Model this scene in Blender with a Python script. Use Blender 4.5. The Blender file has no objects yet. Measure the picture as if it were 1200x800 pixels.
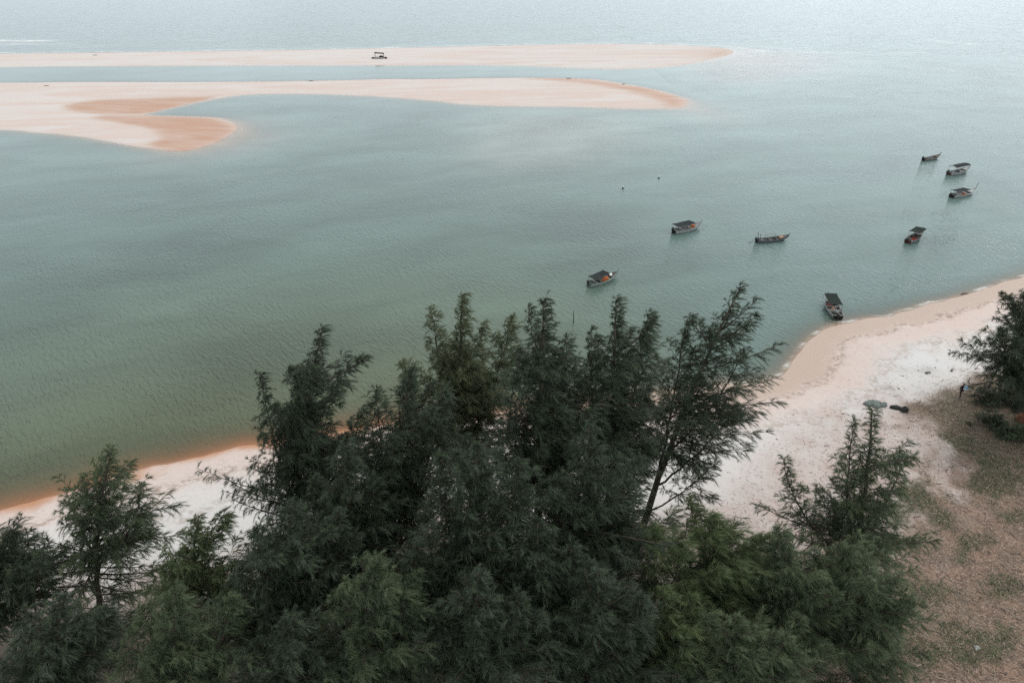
import bpy, math, random
import numpy as np
from mathutils import Vector, Matrix

R = math.radians
scene = bpy.context.scene
col = scene.collection
rng = np.random.default_rng(11)
random.seed(5)

# ------------------------------------------------------------------ camera
CAM_H, F, CX, CY = 44.0, 800.0, 600.0, 400.0
PITCH = R(29.9)
SP, CP = math.sin(PITCH), math.cos(PITCH)

def ground(px, py, z=0.0):
    """point of the level z that lies on the line of sight through a photo pixel"""
    u, v = (px - CX) / F, (py - CY) / F
    d = Vector((u, CP - v * SP, -SP - v * CP))
    t = (z - CAM_H) / d.z
    return Vector((d.x * t, d.y * t, z))

def at(px, py, Y):
    """point at forward distance Y on the line of sight through a photo pixel"""
    u, v = (px - CX) / F, (py - CY) / F
    d = Vector((u, CP - v * SP, -SP - v * CP))
    t = Y / d.y
    return Vector((d.x * t, Y, CAM_H + d.z * t))

cam = bpy.data.cameras.new('camera'); cam_o = bpy.data.objects.new('camera', cam); col.objects.link(cam_o)
cam_o.location = (0, 0, CAM_H); cam_o.rotation_euler = (math.pi / 2 - PITCH, 0, 0)
cam.sensor_width = 36; cam.lens = 36 * F / 1200; cam.clip_start = 0.5; cam.clip_end = 40000
scene.camera = cam_o

# ------------------------------------------------------------------ tags
def tag(o, label=None, cat=None, group=None, kind=None):
    if label: o['label'] = label
    if cat: o['category'] = cat
    if group: o['group'] = group
    if kind: o['kind'] = kind
    return o

def empty(name, loc, rz=0.0):
    o = bpy.data.objects.new(name, None); col.objects.link(o)
    o.location = loc; o.rotation_euler = (0, 0, rz); o.empty_display_size = 0.3
    return o

# ------------------------------------------------------------------ materials
def new_mat(name):
    m = bpy.data.materials.new(name); m.use_nodes = True
    nt = m.node_tree; nt.nodes.clear()
    out = nt.nodes.new('ShaderNodeOutputMaterial')
    return m, nt, out

def N(nt, t, **kw):
    n = nt.nodes.new('ShaderNode' + t)
    for k, v in kw.items():
        if k.startswith('i_'):
            key = k[2:]
            n.inputs[int(key) if key.isdigit() else key.replace('_', ' ')].default_value = v
        else:
            setattr(n, k, v)
    return n

def L(nt, a, b): nt.links.new(a, b)

def math_n(nt, op, a, b=None, c=None, clamp=False):
    n = nt.nodes.new('ShaderNodeMath'); n.operation = op; n.use_clamp = clamp
    for i, v in enumerate((a, b, c)):
        if v is None: continue
        if isinstance(v, (int, float)): n.inputs[i].default_value = v
        else: nt.links.new(v, n.inputs[i])
    return n.outputs[0]

def mixc(nt, fac, a, b, mode='MIX'):
    n = nt.nodes.new('ShaderNodeMix'); n.data_type = 'RGBA'; n.blend_type = mode
    for s, v in ((n.inputs[0], fac), (n.inputs[6], a), (n.inputs[7], b)):
        if isinstance(v, (int, float)): s.default_value = v
        elif isinstance(v, (tuple, list)): s.default_value = (*v[:3], 1)
        else: nt.links.new(v, s)
    return n.outputs[2]

def attr(nt, name):
    return nt.nodes.new('ShaderNodeAttribute'), name

def fattr(nt, name):
    n = nt.nodes.new('ShaderNodeAttribute'); n.attribute_name = name; return n.outputs['Fac']

def cattr(nt, name):
    n = nt.nodes.new('ShaderNodeAttribute'); n.attribute_name = name; return n.outputs['Color']

def ramp(nt, fac, stops):
    n = nt.nodes.new('ShaderNodeValToRGB')
    e = n.color_ramp.elements
    while len(e) < len(stops): e.new(0.5)
    for el, (p, c) in zip(e, stops):
        el.position = p
        el.color = (c, c, c, 1) if isinstance(c, (int, float)) else (*c, 1)
    nt.links.new(fac, n.inputs[0]); return n.outputs[0]

def noise(nt, vec, scale, detail=3, rough=0.55, dist=0.0):
    n = nt.nodes.new('ShaderNodeTexNoise'); n.inputs['Scale'].default_value = scale
    n.inputs['Detail'].default_value = detail; n.inputs['Roughness'].default_value = rough
    n.inputs['Distortion'].default_value = dist
    nt.links.new(vec, n.inputs['Vector']); return n.outputs['Fac']

def mapping(nt, vec, rot=(0, 0, 0), scale=(1, 1, 1), loc=(0, 0, 0)):
    for r_, s_ in ((rot, (1, 1, 1)), ((0, 0, 0), scale)):          # turn first, then stretch
        n = nt.nodes.new('ShaderNodeMapping'); n.inputs['Rotation'].default_value = r_; n.inputs['Scale'].default_value = s_
        nt.links.new(vec, n.inputs['Vector']); vec = n.outputs[0]
    return vec

def plain(name, c, rough=0.7, var=0.25, scale=6.0, spec=0.3, metal=0.0, dirt=(0.5, 0.45, 0.4)):
    """painted / weathered surface: base colour broken up by grime and a fine bump"""
    m, nt, out = new_mat(name)
    b = N(nt, 'BsdfPrincipled'); tc = N(nt, 'TexCoord')
    n1 = noise(nt, tc.outputs['Object'], scale, 5)
    f = ramp(nt, n1, [(0.38, 0.0), (0.68, 1.0)])
    dk = tuple(a * d for a, d in zip(c, dirt))
    cc = mixc(nt, math_n(nt, 'MULTIPLY', f, var * 2), c, dk)
    L(nt, cc, b.inputs['Base Color']); b.inputs['Roughness'].default_value = rough
    b.inputs['Specular IOR Level'].default_value = spec; b.inputs['Metallic'].default_value = metal
    bp = N(nt, 'Bump'); bp.inputs['Strength'].default_value = 0.25; bp.inputs['Distance'].default_value = 0.02
    L(nt, noise(nt, tc.outputs['Object'], scale * 7, 3), bp.inputs['Height']); L(nt, bp.outputs[0], b.inputs['Normal'])
    L(nt, b.outputs[0], out.inputs[0])
    return m

# ------------------------------------------------------------------ mesh builder
class MB:
    def __init__(s): s.v = []; s.f = []
    def add(s, v, f):
        o = len(s.v); s.v += [tuple(p) for p in v]; s.f += [tuple(i + o for i in q) for q in f]; return s
    def box(s, c, d, rz=0.0, M=None, taper=1.0):
        x, y, z = (k / 2 for k in d); vs = []
        for sz in (-1, 1):
            k = taper if sz > 0 else 1.0
            for sx, sy in ((-1, -1), (1, -1), (1, 1), (-1, 1)): vs.append(Vector((sx * x * k, sy * y * k, sz * z)))
        m = M or Matrix.Rotation(rz, 3, 'Z')
        vs = [m @ p + Vector(c) for p in vs]
        return s.add(vs, [(3, 2, 1, 0), (4, 5, 6, 7), (0, 1, 5, 4), (1, 2, 6, 5), (2, 3, 7, 6), (3, 0, 4, 7)])
    def tube(s, pts, rad, n=6, caps=True):
        pts = [Vector(p) for p in pts]
        if isinstance(rad, (int, float)): rad = [rad] * len(pts)
        vs, fs = [], []; up = Vector((0.31, 0.17, 0.93))
        for i, p in enumerate(pts):
            t = (pts[min(i + 1, len(pts) - 1)] - pts[max(i - 1, 0)]).normalized()
            a = t.cross(up)
            if a.length < 1e-3: a = t.cross(Vector((1, 0, 0)))
            a.normalize(); b = t.cross(a)
            for k in range(n):
                th = 2 * math.pi * k / n
                vs.append(p + (a * math.cos(th) + b * math.sin(th)) * rad[i])
        for i in range(len(pts) - 1):
            for k in range(n):
                k2 = (k + 1) % n
                fs.append((i * n + k, i * n + k2, (i + 1) * n + k2, (i + 1) * n + k))
        if caps:
            fs.append(tuple(range(n - 1, -1, -1))); fs.append(tuple((len(pts) - 1) * n + k for k in range(n)))
        return s.add(vs, fs)
    def lathe(s, prof, n=14, c=(0, 0, 0)):
        vs, fs = [], []
        for r, z in prof:
            for k in range(n):
                th = 2 * math.pi * k / n; vs.append((c[0] + r * math.cos(th), c[1] + r * math.sin(th), c[2] + z))
        for i in range(len(prof) - 1):
            for k in range(n):
                k2 = (k + 1) % n; fs.append((i * n + k, i * n + k2, (i + 1) * n + k2, (i + 1) * n + k))
        fs.append(tuple(range(n - 1, -1, -1))); fs.append(tuple((len(prof) - 1) * n + k for k in range(n)))
        return s.add(vs, fs)
    def build(s, name, mat, parent=None, smooth=False):
        me = bpy.data.meshes.new(name); me.from_pydata(s.v, [], s.f); me.update()
        if smooth: me.polygons.foreach_set('use_smooth', [True] * len(me.polygons))
        if mat: me.materials.append(mat)
        o = bpy.data.objects.new(name, me); col.objects.link(o)
        if parent: o.parent = parent
        return o

def mesh_np(name, verts, faces, k, mat, parent=None, attrs=None, smooth=False):
    """fast mesh from numpy arrays: faces is (n, k)"""
    me = bpy.data.meshes.new(name)
    me.vertices.add(len(verts)); me.vertices.foreach_set('co', np.ascontiguousarray(verts, dtype=np.float32).ravel())
    nf = len(faces); me.loops.add(nf * k)
    me.loops.foreach_set('vertex_index', np.ascontiguousarray(faces, dtype=np.int32).ravel())
    me.polygons.add(nf); me.polygons.foreach_set('loop_start', np.arange(nf, dtype=np.int32) * k)
    me.update(calc_edges=True)
    if smooth: me.polygons.foreach_set('use_smooth', np.ones(nf, dtype=bool))
    for an, arr in (attrs or {}).items():
        if arr.ndim == 1:
            a = me.attributes.new(an, 'FLOAT', 'POINT'); a.data.foreach_set('value', arr.astype(np.float32))
        else:
            a = me.attributes.new(an, 'FLOAT_COLOR', 'POINT')
            a.data.foreach_set('color', np.concatenate([arr, np.ones((len(arr), 1))], 1).astype(np.float32).ravel())
    if mat: me.materials.append(mat)
    o = bpy.data.objects.new(name, me); col.objects.link(o)
    if parent: o.parent = parent
    return o

# ------------------------------------------------------------------ numpy noise and signed distance
_tab = rng.random((256, 256))
def vnoise(x, y):
    xi, yi = np.floor(x).astype(int), np.floor(y).astype(int); fx, fy = x - xi, y - yi
    fx = fx * fx * (3 - 2 * fx); fy = fy * fy * (3 - 2 * fy)
    g = lambda a, b: _tab[a & 255, b & 255]
    return (g(xi, yi) * (1 - fx) + g(xi + 1, yi) * fx) * (1 - fy) + (g(xi, yi + 1) * (1 - fx) + g(xi + 1, yi + 1) * fx) * fy
def fbm(x, y, o=4):
    s, a, t = 0, 1.0, 0
    for i in range(o): s = s + a * vnoise(x * 2 ** i + 17 * i, y * 2 ** i + 31 * i); t += a; a *= 0.5
    return s / t

def smooth_poly(pts, it=2):
    """Chaikin rounding of an outline"""
    p = np.array(pts, float)
    for _ in range(it):
        q = np.roll(p, -1, 0); p = np.stack([0.75 * p + 0.25 * q, 0.25 * p + 0.75 * q], 1).reshape(-1, 2)
    return p

def sdf(x, y, poly):
    """signed distance, positive inside"""
    d = np.full(x.shape, 1e18); ins = np.zeros(x.shape, bool); n = len(poly)
    for i in range(n):
        ax, ay = poly[i]; bx, by = poly[(i + 1) % n]; ex, ey = bx - ax, by - ay
        l2 = ex * ex + ey * ey
        if l2 < 1e-9: continue
        t = np.clip(((x - ax) * ex + (y - ay) * ey) / l2, 0, 1)
        d = np.minimum(d, (x - ax - t * ex) ** 2 + (y - ay - t * ey) ** 2)
        if ay != by:
            c = ((ay > y) != (by > y)) & (x < ex * (y - ay) / ey + ax); ins ^= c
    d = np.sqrt(d); return np.where(ins, d, -d)

def gp(pts, it=2):
    return smooth_poly([tuple(ground(*p))[:2] for p in pts], it)

SHORE = [(1700, 215), (1400, 268), (1260, 305), (1200, 323), (1150, 337), (1100, 352), (1040, 369), (1000, 377), (968, 383), (948, 396),
         (935, 416), (918, 437), (890, 447), (832, 450), (752, 462), (640, 474), (500, 489), (400, 503), (300, 519), (240, 532), (150, 554),
         (100, 567), (50, 582), (0, 597), (-150, 640), (-400, 720), (-700, 860)]
land_w = [tuple(ground(*p))[:2] for p in SHORE] + [(-70, -60), (300, -60), (320, 110)]
LAND = smooth_poly(land_w, 2)
BAR1 = gp([(-700, 72), (-300, 67), (0, 63), (200, 61), (450, 57), (600, 53), (750, 51), (840, 55), (866, 60.5), (840, 68.5), (800, 77),
           (760, 80), (720, 81.5), (680, 80.5), (640, 78), (560, 76.5), (450, 77), (300, 77), (100, 78), (0, 79), (-300, 81), (-700, 84)])
BAR2 = gp([(-900, 108), (-300, 99), (0, 97), (100, 96), (280, 96), (350, 95), (450, 93), (550, 92), (650, 91), (700, 93), (760, 103), (800, 114),
           (810, 122), (800, 128), (760, 128), (700, 126), (620, 125), (560, 124), (500, 118), (440, 113), (380, 111), (310, 110), (260, 114),
           (215, 125), (170, 134), (168, 135), (230, 136), (265, 139), (285, 148), (272, 160), (235, 175), (205, 179), (150, 172), (110, 163), (50, 157),
           (0, 152), (-150, 146), (-500, 140), (-900, 135)], 2)
WET_A = gp([(70, 124), (130, 117), (230, 113), (262, 112), (215, 126), (170, 134), (120, 135), (85, 132)], 1)
WET_B = gp([(100, 137), (170, 135), (240, 136), (285, 147), (274, 160), (236, 176), (205, 180), (165, 173), (186, 161), (175, 151), (130, 146)], 1)
WET_C = gp([(610, 92), (660, 91), (705, 94), (765, 104), (806, 116), (806, 126), (775, 127), (770, 116), (720, 104), (660, 97)], 1)
WET_D = gp([(845, 55), (868, 60), (842, 67), (825, 68)], 1)
SHOAL = [gp([(250, 140), (300, 142), (325, 152), (318, 166), (280, 178), (220, 186), (180, 182), (240, 172)], 1),
         gp([(790, 112), (830, 122), (858, 136), (845, 143), (800, 134)], 1),
         gp([(840, 52), (930, 58), (1010, 66), (960, 92), (860, 100), (800, 88)], 1),
         gp([(560, 134), (700, 133), (765, 150), (700, 190), (600, 200), (540, 182)], 1)]

# ------------------------------------------------------------------ ground height
def smax(a, b, k): 
    h = np.clip(0.5 + 0.5 * (a - b) / k, 0, 1); return b * (1 - h) + a * h + k * h * (1 - h)

def height(x, y, full=False):
    wob = (fbm(x * 0.25, y * 0.25, 3) - 0.5) * 1.6
    d1 = sdf(x, y, LAND) + wob * 0.8
    wb = (fbm(x * 0.06 + 9, y * 0.10 + 3, 5) - 0.5) * 8
    d2 = sdf(x, y, BAR1) + wb * 0.35; d3 = sdf(x, y, BAR2) + wb * 0.35
    up = lambda d, a, b: a * (1 - np.exp(-np.maximum(d, 0) / b))
    dn = lambda d, a, b: -a * (1 - np.exp(np.minimum(d, 0) / b))
    berm = 0.16 / (1 + np.exp(-(d1 - 5.5) * 1.6))
    h1 = up(d1, 1.5, 16) + dn(d1, 2.8, 24) + berm
    wet = np.zeros_like(x)
    for P, s in ((WET_A, 0.9), (WET_B, 0.9), (WET_C, 2.0), (WET_D, 5.0)):
        d = sdf(x, y, P) + wb * 0.6; wet = np.maximum(wet, 1 / (1 + np.exp(-d / s)))
    h2 = up(d2, 0.62, 10) + dn(d2, 2.6, 15)
    h3 = up(d3, 0.55, 10) * (1 - 0.72 * np.clip(wet, 0, 1)) + dn(d3, 2.6, 16)
    h = smax(smax(h1, h2, 0.05), h3, 0.05) - 0.02
    sh = np.zeros_like(x)
    for i_, P in enumerate(SHOAL):
        sh = np.maximum(sh, (0.75 if i_ == 3 else 1.0) / (1 + np.exp(-(sdf(x, y, P) + wb) / 5)))
    h = np.where(h < 0, h * (1 - 0.92 * sh), h)
    h = h + (fbm(x * 1.3, y * 1.3, 3) - 0.5) * 0.05 * np.clip(h * 3 + 0.2, 0, 1)
    if full: return h, d1, d2, d3, wet, sh
    return h

def hz(x, y):
    return float(height(np.array([float(x)]), np.array([float(y)]))[0])

def steps(a, b, s): return np.arange(a, b, s)
def geo(a, s, r, end):
    o = [a]
    while o[-1] < end: o.append(o[-1] + s); s *= r
    return np.array(o)
ys = np.concatenate([steps(-40, 18, 4), steps(18, 100, 0.4), steps(100, 150, 0.8), steps(150, 430, 1.0), geo(430, 2.0, 1.07, 9000)])
xr = np.concatenate([steps(0, 95, 0.5), steps(95, 330, 1.6), geo(330, 4.0, 1.12, 9000)])
xs = np.concatenate([-xr[:0:-1], xr])
GX, GY = np.meshgrid(xs, ys); nx, ny = len(xs), len(ys)
X, Y_ = GX.ravel(), GY.ravel()
H, D1, D2, D3, WET, SH = height(X, Y_, True)
idx = np.arange(nx * ny).reshape(ny, nx)
quads = np.stack([idx[:-1, :-1], idx[:-1, 1:], idx[1:, 1:], idx[1:, :-1]], -1).reshape(-1, 4)

LITTER = gp([(560, 660), (700, 640), (820, 600), (880, 560), (930, 508), (1000, 486), (1030, 477), (1060, 480), (1110, 462), (1160, 452), (1320, 425), (1400, 900), (400, 1000)], 1)
LITTER_SHADE = gp([(-300, 700), (-60, 700), (80, 690), (180, 684), (240, 676), (330, 640), (420, 600), (640, 600), (640, 1100), (-500, 1100)], 1)  # needle litter at left; also darkens the shaded ground under the grove
BROWN = gp([(860, 680), (1040, 660), (1085, 600), (1130, 565), (1085, 500), (1105, 470), (1170, 455), (1330, 430), (1420, 900), (800, 1000)], 1)
SCRUB = gp([(1085, 480), (1110, 466), (1180, 462), (1260, 470), (1260, 570), (1200, 560), (1130, 540)], 1)
GREENS = [(1062, 592, 3.4, 1.3, 38), (1040, 640, 2.6, 1.2, 60), (1130, 640, 2.6, 0.9, 42), (1085, 690, 2.2, 1.0, 20), (1172, 690, 1.9, 1.0, 10), (1140, 758, 2.2, 1.1, 0),
          (1185, 745, 1.6, 0.9, 30), (1060, 760, 2.4, 1.4, 0), (1165, 560, 3.2, 1.6, 25), (1125, 520, 2.6, 1.0, -35), (1100, 610, 1.5, 0.7, 30), (1190, 610, 1.8, 0.8, 20), (205, 700, 2.2, 1.2, 0)]
sg = lambda d, s: 1 / (1 + np.exp(-np.clip(d / s, -30, 30)))
nz = (fbm(X * 0.35, Y_ * 0.35, 4) - 0.5)
lit = np.maximum(sg(sdf(X, Y_, LITTER) + nz * 4, 0.9), sg(sdf(X, Y_, LITTER_SHADE) + nz * 4, 0.9))
brn = sg(sdf(X, Y_, BROWN) + nz * 12 + 1.2 + (fbm(X * 1.0 + 5, Y_ * 1.0, 3) - 0.5) * 5, 0.9)
scr = sg(sdf(X, Y_, SCRUB) + nz * 6, 1.2)
# moisture of the sand: low flats and the swash zone
wob2 = (fbm(X * 0.5 + 4, Y_ * 0.5, 3) - 0.5)
swash = sg((1.0 + 2.6 * sg(X - 5, 6)) + wob2 * 2.5 - D1, 0.30) * (D1 > -30)
swash_bar = sg(0.9 - np.maximum(D2, D3), 0.4)
moist = np.clip(np.maximum(np.where(D1 > -25, swash, 0), np.maximum(WET * 0.95, swash_bar * (D1 < -25))), 0, 1)

# ------------------------------------------------------------------ sand and litter material
def sand_material():
    m, nt, out = new_mat('beach_sand')
    b = N(nt, 'BsdfPrincipled'); geo_ = N(nt, 'NewGeometry'); pos = geo_.outputs['Position']
    moist_, lit_, brn_, scr_, bar_ = (fattr(nt, k) for k in ('moist', 'litter', 'brown', 'scrub', 'bar'))
    white, pink = (0.50, 0.495, 0.485), (0.485, 0.385, 0.340)
    big = ramp(nt, noise(nt, pos, 0.09, 4), [(0.38, 0.0), (0.62, 1.0)])
    pk = math_n(nt, 'MULTIPLY_ADD', big, 0.18, math_n(nt, 'MULTIPLY', fattr(nt, 'pink'), 0.75), clamp=True)
    c = mixc(nt, pk, white, pink)
    # footprints and dimples on the trodden beach
    foot = ramp(nt, noise(nt, pos, 2.3, 3, 0.6), [(0.30, 0.72), (0.46, 1.0)])
    c = mixc(nt, math_n(nt, 'MULTIPLY', fattr(nt, 'trod'), 0.6), c, mixc(nt, 1.0, c, foot, 'MULTIPLY'))
    # swirls left by the tide on the bars
    sw = ramp(nt, noise(nt, mapping(nt, pos, (0, 0, R(-8)), (0.012, 0.10, 1)), 1.0, 4, 0.5, 1.2), [(0.46, 0.0), (0.56, 1.0)])
    c = mixc(nt, math_n(nt, 'MULTIPLY', math_n(nt, 'MULTIPLY', sw, bar_), 0.34), c, (0.46, 0.33, 0.265))
    # wet sand
    wn = ramp(nt, noise(nt, mapping(nt, pos, (0, 0, R(12)), (0.05, 0.16, 1)), 1.0, 4, 0.6, 0.6), [(0.36, 0.62), (0.6, 1.0)])
    wetc = mixc(nt, bar_, mixc(nt, fattr(nt, 'orange'), (0.36, 0.275, 0.222), (0.36, 0.165, 0.075)), mixc(nt, fattr(nt, 'wetflat'), (0.36, 0.20, 0.125), (0.42, 0.37, 0.33)))
    mo = math_n(nt, 'MULTIPLY', moist_, mixv(nt, bar_, 0.92, wn))
    c = mixc(nt, mo, c, wetc)
    # wrack line: dark weed fragments
    wr = ramp(nt, noise(nt, pos, 2.0, 4, 0.7), [(0.43, 0.0), (0.56, 1.0)])
    c = mixc(nt, math_n(nt, 'MULTIPLY', math_n(nt, 'MULTIPLY', wr, fattr(nt, 'wrack')), 0.8), c, (0.22, 0.16, 0.12))
    # needle litter
    v2 = mapping(nt, pos, (0, 0, R(35)), (3.4, 8.5, 3))
    v3 = mapping(nt, pos, (0, 0, R(-28)), (3.0, 9.5, 3))
    l1 = math_n(nt, 'MAXIMUM', noise(nt, v2, 1.0, 4, 0.65, 0.4), noise(nt, v3, 1.0, 4, 0.65, 0.4))
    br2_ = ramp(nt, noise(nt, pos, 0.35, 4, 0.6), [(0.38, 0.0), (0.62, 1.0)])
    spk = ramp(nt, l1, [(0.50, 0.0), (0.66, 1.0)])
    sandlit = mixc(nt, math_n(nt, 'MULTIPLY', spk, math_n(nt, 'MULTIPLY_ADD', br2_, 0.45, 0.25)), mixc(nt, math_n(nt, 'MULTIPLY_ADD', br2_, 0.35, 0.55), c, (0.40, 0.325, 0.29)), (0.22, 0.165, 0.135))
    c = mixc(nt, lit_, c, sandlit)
    br2 = ramp(nt, noise(nt, pos, 0.55, 5, 0.65), [(0.35, 0.0), (0.65, 1.0)])
    brc = mixc(nt, br2, (0.160, 0.088, 0.056), (0.055, 0.034, 0.023))
    brc = mixc(nt, math_n(nt, 'MULTIPLY', spk, 0.6), brc, (0.33, 0.25, 0.195))
    gr = ramp(nt, noise(nt, pos, 0.33, 4, 0.6), [(0.52, 0.0), (0.66, 1.0)])
    brc = mixc(nt, math_n(nt, 'MULTIPLY', gr, 0.45), brc, (0.105, 0.10, 0.062))
    c = mixc(nt, math_n(nt, 'MULTIPLY', brn_, 0.9), c, brc)
    c = mixc(nt, math_n(nt, 'MULTIPLY', fattr(nt, 'grove'), 0.95), c, mixc(nt, spk, (0.060, 0.050, 0.038), (0.12, 0.10, 0.075)))  # grove floor: brown litter, colour darkened further to paint in tree shade
    c = mixc(nt, math_n(nt, 'MULTIPLY', math_n(nt, 'MULTIPLY', fattr(nt, 'green'), ramp(nt, noise(nt, pos, 1.6, 4, 0.65), [(0.36, 0.2), (0.50, 1.0)])), 0.95), c, mixc(nt, spk, (0.046, 0.055, 0.028), (0.10, 0.10, 0.062)))
    c = mixc(nt, math_n(nt, 'MULTIPLY', scr_, 0.85), c, mixc(nt, spk, (0.050, 0.051, 0.033), (0.17, 0.145, 0.11)))
    fine = ramp(nt, noise(nt, pos, 9.0, 3, 0.7), [(0.25, 0.86), (0.75, 1.10)])
    c = mixc(nt, 1.0, c, fine, 'MULTIPLY')
    L(nt, c, b.inputs['Base Color'])
    rg = math_n(nt, 'SUBTRACT', 0.95, math_n(nt, 'MULTIPLY', mo, 0.45)); L(nt, rg, b.inputs['Roughness'])
    b.inputs['Specular IOR Level'].default_value = 0.25
    bp = N(nt, 'Bump'); bp.inputs['Strength'].default_value = 0.6; bp.inputs['Distance'].default_value = 0.06
    hgt = math_n(nt, 'ADD', noise(nt, pos, 2.3, 4, 0.6), math_n(nt, 'MULTIPLY', math_n(nt, 'MULTIPLY', l1, lit_), 1.2))
    L(nt, math_n(nt, 'MULTIPLY', hgt, math_n(nt, 'MULTIPLY_ADD', lit_, 0.6, math_n(nt, 'MULTIPLY_ADD', fattr(nt, 'trod'), 0.6, 0.12))), bp.inputs['Height'])
    L(nt, bp.outputs[0], b.inputs['Normal']); L(nt, b.outputs[0], out.inputs[0])
    return m

def mixv(nt, fac, a, b):
    n = nt.nodes.new('ShaderNodeMix'); n.data_type = 'FLOAT'
    for s, v in ((n.inputs[0], fac), (n.inputs[2], a), (n.inputs[3], b)):
        if isinstance(v, (int, float)): s.default_value = v
        else: nt.links.new(v, s)
    return n.outputs[0]

on_main = D1 > -30
pinkf = np.where(on_main, 1.0 * sg(8.6 + wob2 * 4 - D1, 0.7) * sg(X - 5, 10) + 0.9 * sg(6 + wob2 * 4 - D1, 1.0) * sg(-X, 8), 0.30 + 0.22 * (D3 > D2))
trod = np.where(on_main, np.clip(sg(8.5 + wob2 * 3 - D1, 0.7) * 0.8 + lit * 0.6 + 0.05, 0, 1), 0.1)
wrack = np.where(on_main, np.exp(-((D1 - 4.1 - wob2 * 2.5) / 0.55) ** 2) + 0.6 * np.exp(-((D1 - 9.5 - wob2 * 5) / 1.0) ** 2), 0)
GREEN = np.zeros_like(X)
for (px, py, rx, ry, an) in GREENS:
    c_ = ground(px, py, 1.3); ca, sa = math.cos(R(an)), math.sin(R(an)); dx, dy = X - c_.x, Y_ - c_.y
    q_ = np.sqrt(((dx * ca + dy * sa) / rx) ** 2 + ((-dx * sa + dy * ca) / ry) ** 2)
    GREEN = np.maximum(GREEN, sg(1.0 - q_ + nz * 3.2 + (fbm(X * 1.1, Y_ * 1.1, 3) - 0.5) * 1.6, 0.13))
grove = sg(42 - Y_ + nz * 4, 1.0) * sg(14 - X + nz * 4, 1.5) * sg(X + 14 + nz * 4, 1.5) + sg(31 - Y_ + nz * 4, 1) * sg(16 - X, 2)  # mask of the grove floor that gets the painted shade
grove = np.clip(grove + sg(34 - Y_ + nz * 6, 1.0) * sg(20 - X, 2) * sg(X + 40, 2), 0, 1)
barm = np.where(on_main, 0.0, 1.0)
orange = sg(-X + 2, 6)
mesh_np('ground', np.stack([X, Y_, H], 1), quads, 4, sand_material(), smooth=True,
        attrs=dict(moist=moist, litter=lit, brown=brn, scrub=scr, pink=np.clip(pinkf, 0, 1), trod=trod, wrack=wrack, bar=barm, orange=orange, wetflat=1 - WET * (H > -0.02), green=GREEN, grove=grove))['kind'] = 'structure'

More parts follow.
